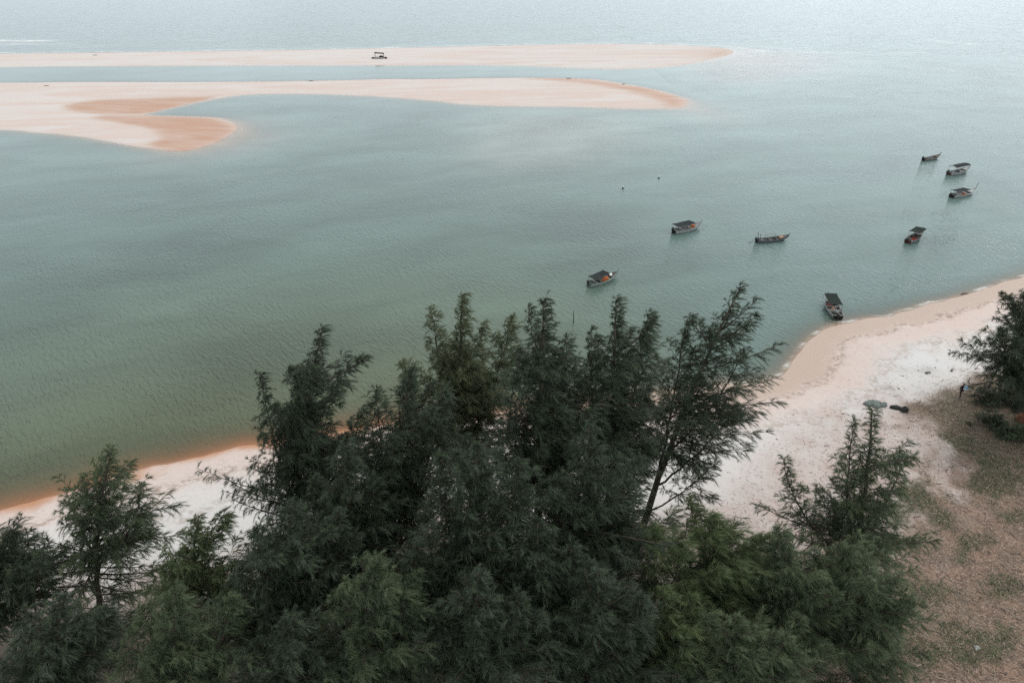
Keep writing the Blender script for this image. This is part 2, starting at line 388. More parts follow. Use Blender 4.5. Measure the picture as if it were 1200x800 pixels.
# ------------------------------------------------------------------ water
def water_material():
    m, nt, out = new_mat('sea_water')
    geo_ = N(nt, 'NewGeometry'); pos = geo_.outputs['Position']
    far = fattr(nt, 'far')
    # crests run from the far left to the near right
    v1 = mapping(nt, pos, (0, 0, R(-38)), (2.5, 0.85, 1))
    n1 = noise(nt, v1, 1.0, 2, 0.5, 0.55)
    v2 = mapping(nt, pos, (0, 0, R(-55)), (4.8, 2.0, 1))
    n2 = noise(nt, v2, 1.0, 2, 0.5, 0.3)
    v3 = mapping(nt, pos, (0, 0, R(-70)), (0.50, 0.14, 1))
    n3 = noise(nt, v3, 1.0, 3, 0.55, 0.3)
    rip = math_n(nt, 'MULTIPLY_ADD', n2, 0.35, n1)
    rip = math_n(nt, 'MULTIPLY', rip, math_n(nt, 'MULTIPLY_ADD', ramp(nt, noise(nt, pos, 0.05, 3), [(0.35, 0.0), (0.65, 1.0)]), 0.75, 0.5))
    hgt = mixv(nt, far, rip, math_n(nt, 'MULTIPLY', n3, 5.0))
    bp = N(nt, 'Bump'); bp.inputs['Strength'].default_value = 1.0; bp.inputs['Distance'].default_value = 0.085
    L(nt, math_n(nt, 'MULTIPLY', hgt, fattr(nt, 'chop')), bp.inputs['Height'])
    bp2 = N(nt, 'Bump'); bp2.inputs['Strength'].default_value = 1.0; bp2.inputs['Distance'].default_value = 0.5
    L(nt, math_n(nt, 'MULTIPLY', hgt, fattr(nt, 'chop')), bp2.inputs['Height'])
    body = cattr(nt, 'body')
    bn = ramp(nt, noise(nt, mapping(nt, pos, (0, 0, R(-20)), (0.03, 0.07, 1)), 1.0, 4, 0.55, 0.5), [(0.3, 0.80), (0.7, 1.22)])  # broad tone patches painted into the body colour, imitating wind patches and cloud reflection
    body = mixc(nt, 1.0, body, bn, 'MULTIPLY')
    fo = math_n(nt, 'MULTIPLY', fattr(nt, 'foam'), ramp(nt, noise(nt, mapping(nt, pos, (0, 0, 0), (0.07, 0.45, 1)), 1.0, 5, 0.75), [(0.47, 0.0), (0.62, 1.0)]))
    dif = N(nt, 'BsdfDiffuse'); L(nt, body, dif.inputs[0]); L(nt, bp2.outputs[0], dif.inputs['Normal'])
    tr = N(nt, 'BsdfTransparent'); tr.inputs[0].default_value = (0.93, 0.90, 0.84, 1)
    turb = math_n(nt, 'SUBTRACT', 1.0, math_n(nt, 'EXPONENT', math_n(nt, 'MULTIPLY', fattr(nt, 'depth'), -2.6)))
    mx = N(nt, 'MixShader'); L(nt, turb, mx.inputs[0]); L(nt, tr.outputs[0], mx.inputs[1]); L(nt, dif.outputs[0], mx.inputs[2])
    gl = N(nt, 'BsdfGlossy'); gl.inputs['Roughness'].default_value = 0.08; L(nt, bp.outputs[0], gl.inputs['Normal'])
    fr = N(nt, 'Fresnel'); fr.inputs['IOR'].default_value = 1.33; L(nt, bp.outputs[0], fr.inputs['Normal'])
    m2 = N(nt, 'MixShader'); L(nt, fr.outputs[0], m2.inputs[0]); L(nt, mx.outputs[0], m2.inputs[1]); L(nt, gl.outputs[0], m2.inputs[2])
    fd = N(nt, 'BsdfDiffuse'); fd.inputs[0].default_value = (0.8, 0.8, 0.78, 1)
    m3 = N(nt, 'MixShader'); L(nt, fo, m3.inputs[0]); L(nt, m2.outputs[0], m3.inputs[1]); L(nt, fd.outputs[0], m3.inputs[2])
    L(nt, m3.outputs[0], out.inputs[0])
    return m

depth = np.maximum(-H, 0)
base = np.array([0.070, 0.114, 0.104]); olive = np.array([0.084, 0.104, 0.056]); teal = np.array([0.125, 0.190, 0.177]); shoalc = np.array([0.27, 0.30, 0.27])
w_ol = np.exp(-(np.maximum(-D1, 0) / 36) ** 1.5) * sg(14 - X, 10)
w_te = np.clip(np.exp(-np.maximum(-np.maximum(D2, D3), 0) / 60) * 0.7 + 0.45 * sg(X - 5, 25), 0, 1)
body = base[None] * np.ones((len(X), 1))
mixn = lambda a, b, w: a * (1 - w[:, None]) + b[None] * w[:, None]
body = mixn(body, teal, w_te); body = mixn(body, olive, w_ol * 0.95); body = mixn(body, shoalc, SH * 0.7)
far = sg(D2 * 0 + (Y_ - 335), 6)
chop = np.clip(0.25 + (-D1) / 6, 0.15, 1) * np.where(D1 > -30, 1, np.clip(0.2 + (-np.maximum(D2, D3)) / 25, 0.15, 1))
chop = np.where((D2 < 0) & (D3 < 0) & (Y_ < 330) & (X < 60) & (Y_ > 262), chop * 0.35, chop)   # sheltered channel between the bars
foam = np.zeros_like(X)
def foam_line(pts, w, s=1.0):
    global foam
    p = [tuple(ground(*q))[:2] for q in pts]
    d = np.full(X.shape, 1e9)
    for (ax, ay), (bx, by) in zip(p[:-1], p[1:]):
        ex, ey = bx - ax, by - ay; t = np.clip(((X - ax) * ex + (Y_ - ay) * ey) / (ex * ex + ey * ey), 0, 1)
        d = np.minimum(d, np.hypot(X - ax - t * ex, Y_ - ay - t * ey))
    foam = np.maximum(foam, np.exp(-(d / w) ** 2) * s)
foam_line([(-300, 47), (-60, 47), (0, 48), (60, 48)], 4.0, 1.0)
foam_line([(-100, 52), (30, 52), (85, 52)], 3.0, 0.6)
foam_line([(-200, 65), (0, 62), (200, 60), (450, 56), (600, 52.3), (750, 50.3), (840, 53.5), (900, 60)], 1.6, 0.8)
foam_line([(1085, 46), (1105, 49), (1122, 50), (1145, 53)], 2.2, 0.6)
foam_line([(868, 60), (960, 62), (1080, 62)], 2.0, 0.35)
foam = np.maximum(foam, np.exp(-((D1 + 0.15) / 0.22) ** 2) * 0.6 * sg(X - 20, 4))
keep = (H.ravel()[quads] < 0.25).any(1)
used = np.unique(quads[keep]); remap = np.full(nx * ny, -1); remap[used] = np.arange(len(used))
mesh_np('sea_water', np.stack([X[used], Y_[used], np.zeros(len(used))], 1), remap[quads[keep]], 4, water_material(), smooth=True,
        attrs=dict(depth=(depth * np.where(D1 > -40, 1.0 + 0.95 * sg(X - 10, 6), 1.0))[used], body=body[used], far=far[used], chop=chop[used], foam=foam[used]))['kind'] = 'structure'

# ------------------------------------------------------------------ casuarina trees
def bark_material():
    return plain('bark', (0.085, 0.070, 0.058), 0.9, 0.3, 3.0, 0.15)
BARK = bark_material()

def foliage_material(name, c0, c1, tip):
    m, nt, out = new_mat(name)
    b = N(nt, 'BsdfPrincipled')
    v = fattr(nt, 'vary'); t = fattr(nt, 'tip')
    c = mixc(nt, v, c0, c1); c = mixc(nt, math_n(nt, 'MULTIPLY', t, 0.55), c, tip)
    L(nt, c, b.inputs['Base Color']); b.inputs['Roughness'].default_value = 0.5
    b.inputs['Specular IOR Level'].default_value = 0.25
    tl = N(nt, 'BsdfTranslucent'); L(nt, mixc(nt, 0.5, c, (0.10, 0.13, 0.04)), tl.inputs[0])
    mx = N(nt, 'MixShader'); mx.inputs[0].default_value = 0.13
    L(nt, b.outputs[0], mx.inputs[1]); L(nt, tl.outputs[0], mx.inputs[2]); L(nt, mx.outputs[0], out.inputs[0])
    return m
FOL = dict(
    dark=foliage_material('foliage_dark', (0.010, 0.016, 0.010), (0.037, 0.053, 0.032), (0.130, 0.170, 0.108)),
    mid=foliage_material('foliage_mid', (0.024, 0.039, 0.021), (0.068, 0.094, 0.050), (0.175, 0.212, 0.112)),
    olive=foliage_material('foliage_olive', (0.055, 0.072, 0.036), (0.110, 0.130, 0.066), (0.18, 0.195, 0.105)),
    fresh=foliage_material('foliage_fresh', (0.034, 0.054, 0.023), (0.084, 0.114, 0.050), (0.175, 0.205, 0.095)))

def unit(a): return a / np.maximum(np.linalg.norm(a, axis=-1, keepdims=True), 1e-9)

def bez(p0, p1, p2, t):
    t = np.asarray(t)[:, None]; return (1 - t) ** 2 * p0 + 2 * t * (1 - t) * p1 + t ** 2 * p2

def needles(P, D, ln, wd, g, wind, vary, tip):
    """slender drooping triangles: base points P, directions D"""
    n = len(P)
    side = unit(np.cross(D, g.normal(size=(n, 3)))) * wd[:, None] * 0.5
    E = P + D * ln[:, None]; E[:, 2] -= 0.10 * ln; E[:, 0] += wind * ln
    V = np.stack([P - side, P + side, E], 1).reshape(-1, 3)
    return V, np.repeat(vary, 3), np.stack([tip * 0.4, tip * 0.4, np.minimum(tip + 0.45, 1)], 1).ravel()

def tree(kind, label, base, axes, fol, seed, wind=0.10, dens=1.0, bottom=0.18, nl=0.36, nw=0.018, group=None, cat='tree', extra=(), trunk_r=None, twig=1.0, plumes=9):
    """axes: (tip point, start fraction on main axis, branch radius, branches per metre, start of foliage, taper power)"""
    g = np.random.default_rng(seed)
    bx, by = base; bz = hz(bx, by) - 0.15
    root = empty(kind, (bx, by, bz)); tag(root, label, cat, group)
    tr = MB(); NV, NA, NT = [], [], []
    axes = list(axes); T0 = np.array(axes[0][0], float); r_main = axes[0][2]; ht = T0[2] - bz
    for k in range(plumes):                                    # ascending side leaders, each a plume of its own
        f = g.uniform(0.32, 0.86); a_ = k * 2.39996 + g.uniform(-.5, .5); ro = r_main * g.uniform(0.55, 1.15) * (1.15 - 0.55 * f)
        q_ = np.array([bx, by, bz]) * (1 - f) + T0 * f
        tp_ = q_ + np.array([math.cos(a_) * ro + wind * 1.5, math.sin(a_) * ro, ht * g.uniform(0.13, 0.24) * (1.3 - 0.85 * f)])
        axes.append((tuple(tp_), f, r_main * g.uniform(0.26, 0.42), 9.0, 0.12, 0.9))
    O = np.array([bx, by, bz]); main_curve = None
    for ai, (tipp, fork, rad, bpm, fstart, pw) in enumerate(axes):
        T = np.array(tipp, float) - O
        if ai == 0:
            p0 = np.zeros(3); mid = T * 0.5 + np.array([-T[0] * 0.22, -T[1] * 0.15, T[2] * 0.05]) + g.normal(size=3) * 0.35
        else:
            p0 = bez(*main_curve, [fork])[0]; mid = p0 * 0.5 + T * 0.5 + np.array([(T[0] - p0[0]) * 0.25, 0, -(T[2] - p0[2]) * 0.06])
        cur = (p0, mid, T)
        if ai == 0: main_curve = cur
        La = np.linalg.norm(T - p0)
        ts = np.linspace(0, 1, 13); ap = bez(*cur, ts)
        ap[1:-1] += g.normal(size=(11, 3)) * 0.05
        r0 = (trunk_r or (0.045 + 0.0105 * La)) * (1.0 if ai == 0 else 0.6)
        tr.tube([tuple(p) for p in ap], [r0 * (1 - 0.93 * t) + 0.012 for t in ts], 7 if ai == 0 else 5)
        nb = max(8, int(La * (1 - fstart) * bpm * dens)); ph = g.random() * 6.28
        brs = []
        for i in range(nb):
            t = fstart + (1 - fstart) * ((i + g.random()) / nb) ** 0.92
            q = (t - fstart) / (1 - fstart)
            prof = (1 - q ** 1.1) ** (pw + 0.22) * (0.6 + 0.4 * min(1, q / 0.14)) * (0.80 + 0.20 * math.sin(q * 17 + seed))
            bl = max(0.32, 1.6 * rad * prof * g.uniform(0.35, 1.45))
            az = ph + i * 2.39996 + g.normal() * 0.35
            el = R(10 + 50 * q ** 1.2) + g.normal() * 0.16
            brs.append((t, az, el, bl))
        for (t, az, el, bl) in brs:
            q0 = bez(*cur, [t])[0]
            d = np.array([math.cos(az) * math.cos(el), math.sin(az) * math.cos(el), math.sin(el)])
            m1 = q0 + d * bl * 0.55; m1[2] -= bl * 0.03
            e1 = q0 + d * bl + np.array([wind * bl * 1.1, 0, bl * g.uniform(-0.10, 0.12)])
            add_branch(tr, NV, NA, NT, g, q0, m1, e1, bl, wind, nl, nw, dens, r0 * (1 - 0.9 * t), twig)
    for (t, tipp) in extra:                       # single long limbs that reach out of the crown
        q0 = bez(*main_curve, [t])[0]; e1 = np.array(tipp, float) - O
        bl = np.linalg.norm(e1 - q0); m1 = (q0 + e1) / 2 + np.array([0, 0, -bl * 0.07])
        add_branch(tr, NV, NA, NT, g, q0, m1, e1, bl, wind, nl, nw, dens * 1.1, 0.10, twig, side=True)
    tr.build('trunk', BARK, root, smooth=True)
    V = np.concatenate(NV); A = np.concatenate(NA); TP = np.concatenate(NT)
    mesh_np('crown', V, np.arange(len(V)).reshape(-1, 3), 3, FOL[fol], root, attrs=dict(vary=A, tip=TP))
    return root, len(V) // 3

def add_branch(tr, NV, NA, NT, g, q0, m1, e1, bl, wind, nl, nw, dens, rb, twig, side=False):
    ss = np.linspace(0, 1, 6); bp = bez(q0, m1, e1, ss)
    rb = min(rb * 0.55, 0.012 + 0.011 * bl)
    tr.tube([tuple(p) for p in bp], [rb * (1 - 0.8 * s) + 0.005 for s in ss], 4, caps=False)
    nt_ = int(max(4, bl / 0.14) * min(1.15, dens))
    s = np.sort(g.uniform(0.12, 1.0, nt_)); P = bez(q0, m1, e1, s)
    tg = unit(2 * (1 - s)[:, None] * (m1 - q0) + 2 * s[:, None] * (e1 - m1))
    lat = unit(np.cross(tg, g.normal(size=(nt_, 3)) + np.array([0, 0, 1.3])))
    lat *= np.where(g.random(nt_) < 0.5, -1, 1)[:, None]
    td = unit(tg * 0.75 + lat * g.uniform(0.35, 0.95, nt_)[:, None] + g.normal(size=(nt_, 3)) * 0.22)
    tl = (0.34 + 0.70 * (1 - s) ** 0.6 * min(1, bl / 2.6)) * g.uniform(0.7, 1.3, nt_) * twig
    # twig ends droop and bend with the wind
    k = 42
    u = np.linspace(0.08, 1.0, k)[None, :] + g.uniform(-0.04, 0.04, (nt_, k))
    Q = P[:, None, :] + td[:, None, :] * (tl[:, None] * u)[..., None]
    Q[..., 2] -= 0.38 * tl[:, None] * u ** 2; Q[..., 0] += wind * 1.6 * tl[:, None] * u ** 2
    dd = td[:, None, :] * 1.0 + g.normal(size=(nt_, k, 3)) * 0.36
    dd[..., 2] -= 0.55 * u; dd[..., 0] += wind * 2.6 * u
    Q = Q.reshape(-1, 3); dd = unit(dd.reshape(-1, 3)); n = len(Q)
    tv = np.repeat(np.clip(g.normal(0.42, 0.30) + g.normal(0, 0.20, nt_), 0, 1), k)
    bright = 0.6 if g.random() < 0.10 else 0.0           # a young pale spray here and there
    tv = np.clip(tv + bright, 0, 1)
    tipv = np.repeat(np.clip(s - 0.35 + bright + g.normal(0, 0.18, nt_), 0, 1), k)
    V, A, T_ = needles(Q, dd, nl * (0.62 + 0.38 * min(1, bl / 1.6)) * g.uniform(0.5, 1.2, n), nw * g.uniform(0.7, 1.25, n), g, wind * 0.8, tv, tipv)
    NV.append(V); NA.append(A); NT.append(T_)

def base_at(px, Y): 
    # ground point at forward distance Y under photo column px (column taken at the ground)
    z = 1.2
    for _ in range(3):
        Zc = Y * CP + (CAM_H - z) * SP; x = (px - CX) / F * Zc; z = hz(x, Y)
    return (x, Y)

GROVE = 'casuarina trees of the grove behind the beach'
NT_TOTAL = 0
def T(label, Y, bpx, tops, fol, seed, extra=(), kind='casuarina_tree', **kw):
    global NT_TOTAL
    axes = []
    for i, tp in enumerate(tops):
        px, py, rad = tp[:3]; dY = tp[3] if len(tp) > 3 else 0
        fork = tp[4] if len(tp) > 4 else 0.35
        fs = tp[5] if len(tp) > 5 else (0.25 if i == 0 else 0.15)
        pw = tp[6] if len(tp) > 6 else 0.6
        axes.append((tuple(at(px, py + 2, Y + dY)), fork, rad, kw.get('bpm', 8.8), fs, pw))
    k2 = {k: v for k, v in kw.items() if k != 'bpm'}
    ex = [(t, tuple(at(px, py, Y + dY))) for (t, px, py, dY) in extra]
    r, n = tree(kind, label, base_at(bpx, Y), axes, fol, seed, group=GROVE, extra=ex, **k2)
    NT_TOTAL += n
    return r

T('dark casuarina cut by the left photo edge beside the sparse tree', 30, -5, [(15, 622, 3.8), (-45, 600, 3.2, 1), (50, 660, 2.6, -1)], 'dark', 1, extra=[(0.9, 26, 602, 1)])
T('sparse casuarina standing alone against the pale sand at left', 33, 118, [(131, 524, 3.9, 0, 0, 0.05, 0.6), (96, 560, 2.4, 0.4, 0.3), (165, 566, 2.2, -0.3, 0.35)], 'mid', 2, dens=0.88, plumes=4, extra=[(0.62, 212, 590, 0), (0.5, 216, 625, -0.5), (0.55, 68, 598, 0)])
T('low bright green casuarina right of the lone sparse tree', 29.5, 238, [(232, 606, 2.7), (275, 660, 2.2, -0.5), (200, 660, 1.9, 0.5)], 'fresh', 3)
T('tall casuarina with two slim wind bent plume tops', 35, 352, [(378, 384, 3.5, 0, 0, 0.2, 0.9), (304, 438, 2.5, 0.6, 0.35, 0.1, 0.95), (345, 455, 2.0, -0.6, 0.4), (425, 480, 2.6, 0.5, 0.35)], 'dark', 4, wind=0.16,
  extra=[(0.42, 230, 548, -0.8), (0.40, 262, 575, -1.0), (0.45, 300, 545, -1.4)])
T('round topped dark casuarina between plume tree and olive tree', 33, 455, [(482, 432, 3.4, 0, 0, 0.2, 0.6), (440, 456, 3.0, 0.5, 0.4, 0.1, 0.6), (520, 455, 2.6, -0.5, 0.4, .1, .6)], 'dark', 5)
T('yellowish olive casuarina behind the dark middle trees', 40, 540, [(542, 346, 3.2, 0, 0, 0.25, 0.8), (505, 362, 2.6, 0.5, 0.4), (598, 372, 2.6, -0.5, 0.4), (470, 425, 2.8, 0, 0.35)], 'olive', 6, wind=0.13)
T('tallest dark casuarina at the centre of the grove', 34, 622, [(637, 350, 3.6, 0, 0, 0.2, 0.75), (605, 405, 3.2, -0.7, 0.4), (665, 395, 2.8, 0.6, 0.4)], 'dark', 7, wind=0.15)
T('dark casuarina with paired leaning tops right of the centre', 36, 705, [(722, 352, 3.4, 0, 0, 0.2, 0.8), (760, 366, 2.8, 0.5, 0.4, .1, .85), (690, 400, 3.0, -0.8, 0.4)], 'dark', 8, wind=0.2)
T('open casuarina leaning right with visible limbs against the beach', 39, 742, [(868, 335, 2.9, 0, 0, 0.36, 0.62), (805, 372, 2.7, 0.8, 0.3, 0.25, 0.65), (872, 408, 2.3, -0.6, 0.42, 0.3, 0.6), (862, 475, 2.2, -0.8, 0.30, 0.3, 0.6), (835, 540, 2.0, 0.4, 0.2, 0.3, 0.6)], 'dark', 9, wind=0.16, dens=0.88, plumes=3,
  extra=[(0.72, 917, 402, -0.3), (0.6, 914, 470, -0.4), (0.5, 905, 505, 0.2), (0.62, 915, 440, 0.3), (0.85, 888, 350, 0)])
T('dark casuarina low in the grove under the plume tree', 27, 330, [(345, 590, 3.4), (300, 620, 2.8, -0.3), (395, 600, 2.8, 0.3)], 'dark', 10)
T('dark casuarina in front of the olive and centre trees', 28, 555, [(560, 520, 3.6), (515, 560, 3.0, 0.3), (610, 540, 3.0, -0.3)], 'dark', 11)
T('dark casuarina in front of the paired leaning tops', 29, 690, [(690, 500, 3.5), (650, 560, 3.0, -0.4), (735, 560, 2.8, 0.3)], 'dark', 12)
T('casuarina with a pale feathery tuft low in the middle left', 24, 438, [(440, 655, 2.8), (400, 690, 2.4, 0.3), (475, 690, 2.4, -0.2)], 'mid', 13, wind=0.16)
T('fresh grassy green casuarina below the open leaning tree', 28, 838, [(832, 606, 3.3, 0, 0, 0.2, 0.55), (764, 618, 3.2, -0.3, 0.4, .1, .55), (880, 650, 2.6, 0.2, 0.4, .1, .55)], 'fresh', 14, wind=0.2, nl=0.46)
T('slender pale green casuarina with thin bare leader tips on the right', 34, 985, [(1022, 478, 4.2, 0, 0, 0.04, 1.3), (1000, 490, 3.0, 0.4, 0.3, 0.1, 1.3), (918, 536, 2.0, -0.3, 0.25, 0.15, 1.2), (1062, 532, 2.2, 0.5, 0.25, 0.15, 1.1)], 'mid', 15, dens=0.9, wind=0.05, plumes=3,
  extra=[(0.3, 1096, 622, -0.5), (0.35, 885, 590, 0)])
T('broad bushy casuarina at the lower right by the brown ground', 27, 1000, [(985, 640, 3.5, 0, 0, 0.12, 0.5), (1045, 680, 2.8, 0.3, 0.3, .1, .5), (930, 700, 2.8, -0.3, 0.3, .1, .5)], 'mid', 16)
T('dark casuarina cut by the bottom edge in the left corner', 24.5, 70, [(75, 700, 3.0), (20, 730, 2.4, 0.3), (124, 712, 2.8, 0.6)], 'dark', 17)
T('green tufted casuarina cut by the bottom edge below the low bright one', 24, 215, [(205, 690, 2.8), (270, 700, 2.6, 0.2), (166, 712, 2.6, 0.4)], 'mid', 18, wind=0.16)
T('dark casuarina cut by the bottom edge under the pale tuft', 23, 350, [(345, 720, 2.8), (300, 750, 2.4, 0.2), (395, 760, 2.4, -0.2)], 'dark', 19)
T('dark casuarina cut by the bottom edge at the middle', 23.5, 560, [(560, 670, 3.0), (510, 720, 2.6, 0.2), (610, 700, 2.6, -0.2)], 'dark', 20)
T('dark casuarina cut by the bottom edge left of the grassy green one', 24, 700, [(700, 670, 3.0), (655, 720, 2.6, 0.2), (750, 700, 2.6, -0.2)], 'dark', 21)
T('green casuarina cut by the bottom edge below the grassy green one', 23, 860, [(860, 725, 2.8, 0, 0, .2, .6), (800, 750, 2.6, 0.2, .4, .1, .6), (920, 745, 2.6, -0.2, .4, .1, .6)], 'mid', 22, wind=0.14)
T('dark casuarina between the pale tuft and the bottom middle tree', 26, 485, [(492, 640, 3.0), (455, 680, 2.4, 0.3), (530, 690, 2.4, -0.3)], 'dark', 24)
T('dark casuarina between the plume tree and the round topped one', 30, 400, [(405, 520, 3.2), (370, 560, 2.6, 0.3), (440, 560, 2.6, -0.3)], 'dark', 25)
T('dark casuarina behind the bottom edge trees right of the middle', 26, 630, [(630, 610, 3.0), (590, 650, 2.5, 0.3), (670, 640, 2.5, -0.3)], 'dark', 26)
T('mid green casuarina between the grassy green and the slender pale one', 27, 915, [(912, 618, 3.2, 0, 0, .15, .6), (880, 690, 2.4, 0.3), (950, 680, 2.4, -0.3)], 'mid', 27)
T('smaller grassy green casuarina cut by the bottom edge, left of the larger one', 25, 778, [(775, 690, 2.8, 0, 0, .15, .55), (745, 720, 2.4, 0.3), (810, 700, 2.4, -0.3)], 'fresh', 28, wind=0.2, nl=0.42)
T('dark casuarina reaching in from the right edge over the beach', 57, 1215, [(1198, 342, 4.6, 0, 0, 0.12, 0.6), (1245, 370, 4.2, 0.5, 0.4), (1172, 385, 3.4, -1.5, 0.35), (1205, 420, 3.6, -3, 0.2, .1, .5)], 'dark', 23, dens=1.1,
  extra=[(0.55, 1114, 413, -1.0), (0.6, 1140, 400, 0.5), (0.45, 1150, 440, -1.5), (0.7, 1165, 372, 0.8), (0.42, 1135, 452, 1.0)])
print('needles', NT_TOTAL)

#PROPS-BEGIN
# ------------------------------------------------------------------ boats
M = dict(
    tarp=plain('dark_tarp', (0.028, 0.034, 0.036), 0.9, 0.35, 2.5, 0.08), tarp_green=plain('green_black_net', (0.022, 0.031, 0.027), 0.9, 0.4, 3.0, 0.08),
    tarp_grey=plain('grey_tarp', (0.10, 0.115, 0.118), 0.75, 0.4, 2.5),
    white=plain('white_paint', (0.30, 0.32, 0.31), 0.5, 0.3, 4.0), palegreen=plain('pale_green_paint', (0.24, 0.285, 0.26), 0.5, 0.3, 4.0),
    grey=plain('grey_paint', (0.17, 0.18, 0.18), 0.6, 0.35, 4.0), wood=plain('weathered_wood', (0.13, 0.115, 0.095), 0.85, 0.35, 5.0),
    slate=plain('slate_paint', (0.10, 0.112, 0.115), 0.7, 0.35, 5.0), darkwood=plain('dark_tarred_wood', (0.045, 0.040, 0.036), 0.7, 0.3, 5.0), redhull=plain('red_brown_paint', (0.12, 0.05, 0.04), 0.6, 0.3, 5.0),
    orange=plain('orange_net', (0.52, 0.14, 0.045), 0.8, 0.4, 9.0), salmon=plain('salmon_cloth', (0.70, 0.38, 0.22), 0.8, 0.3, 8.0),
    red=plain('red_plastic', (0.42, 0.075, 0.055), 0.5, 0.25, 6.0), ball=plain('white_float', (0.80, 0.80, 0.80), 0.4, 0.1, 6.0),
    black=plain('black_plastic', (0.022, 0.022, 0.024), 0.45, 0.2, 6.0), metal=plain('dull_metal', (0.20, 0.21, 0.21), 0.5, 0.3, 8.0, 0.4, 0.3),
    pole=plain('bare_pole', (0.16, 0.15, 0.13), 0.8, 0.3, 8.0))

M['net_green'] = plain('grey_green_net', (0.16, 0.195, 0.18), 0.9, 0.4, 10.0)
M['rock'] = plain('dark_wet_rock', (0.035, 0.037, 0.032), 0.8, 0.5, 4.0)

def hull_fns(Lh, B, bow_h, stern_h, mid_h):
    def hb(t):            # half breadth, t from 0 stern to 1 bow
        return 0.5 * B * (0.74 + 0.26 * math.sin(min(t / 0.45, 1) * math.pi / 2)) * (1 if t < 0.45 else max(0.02, 1 - ((t - 0.45) / 0.55) ** 2.1))
    def sh(t):            # sheer height
        return mid_h + (stern_h - mid_h) * max(0, 1 - t / 0.45) ** 2 + (bow_h - mid_h) * max(0, (t - 0.35) / 0.65) ** 2.0
    def kz(t): return -0.22 + (bow_h * 0.85 + 0.22) * max(0, (t - 0.72) / 0.28) ** 2.2
    def xx(t): return (t - 0.5) * Lh
    return hb, sh, kz, xx

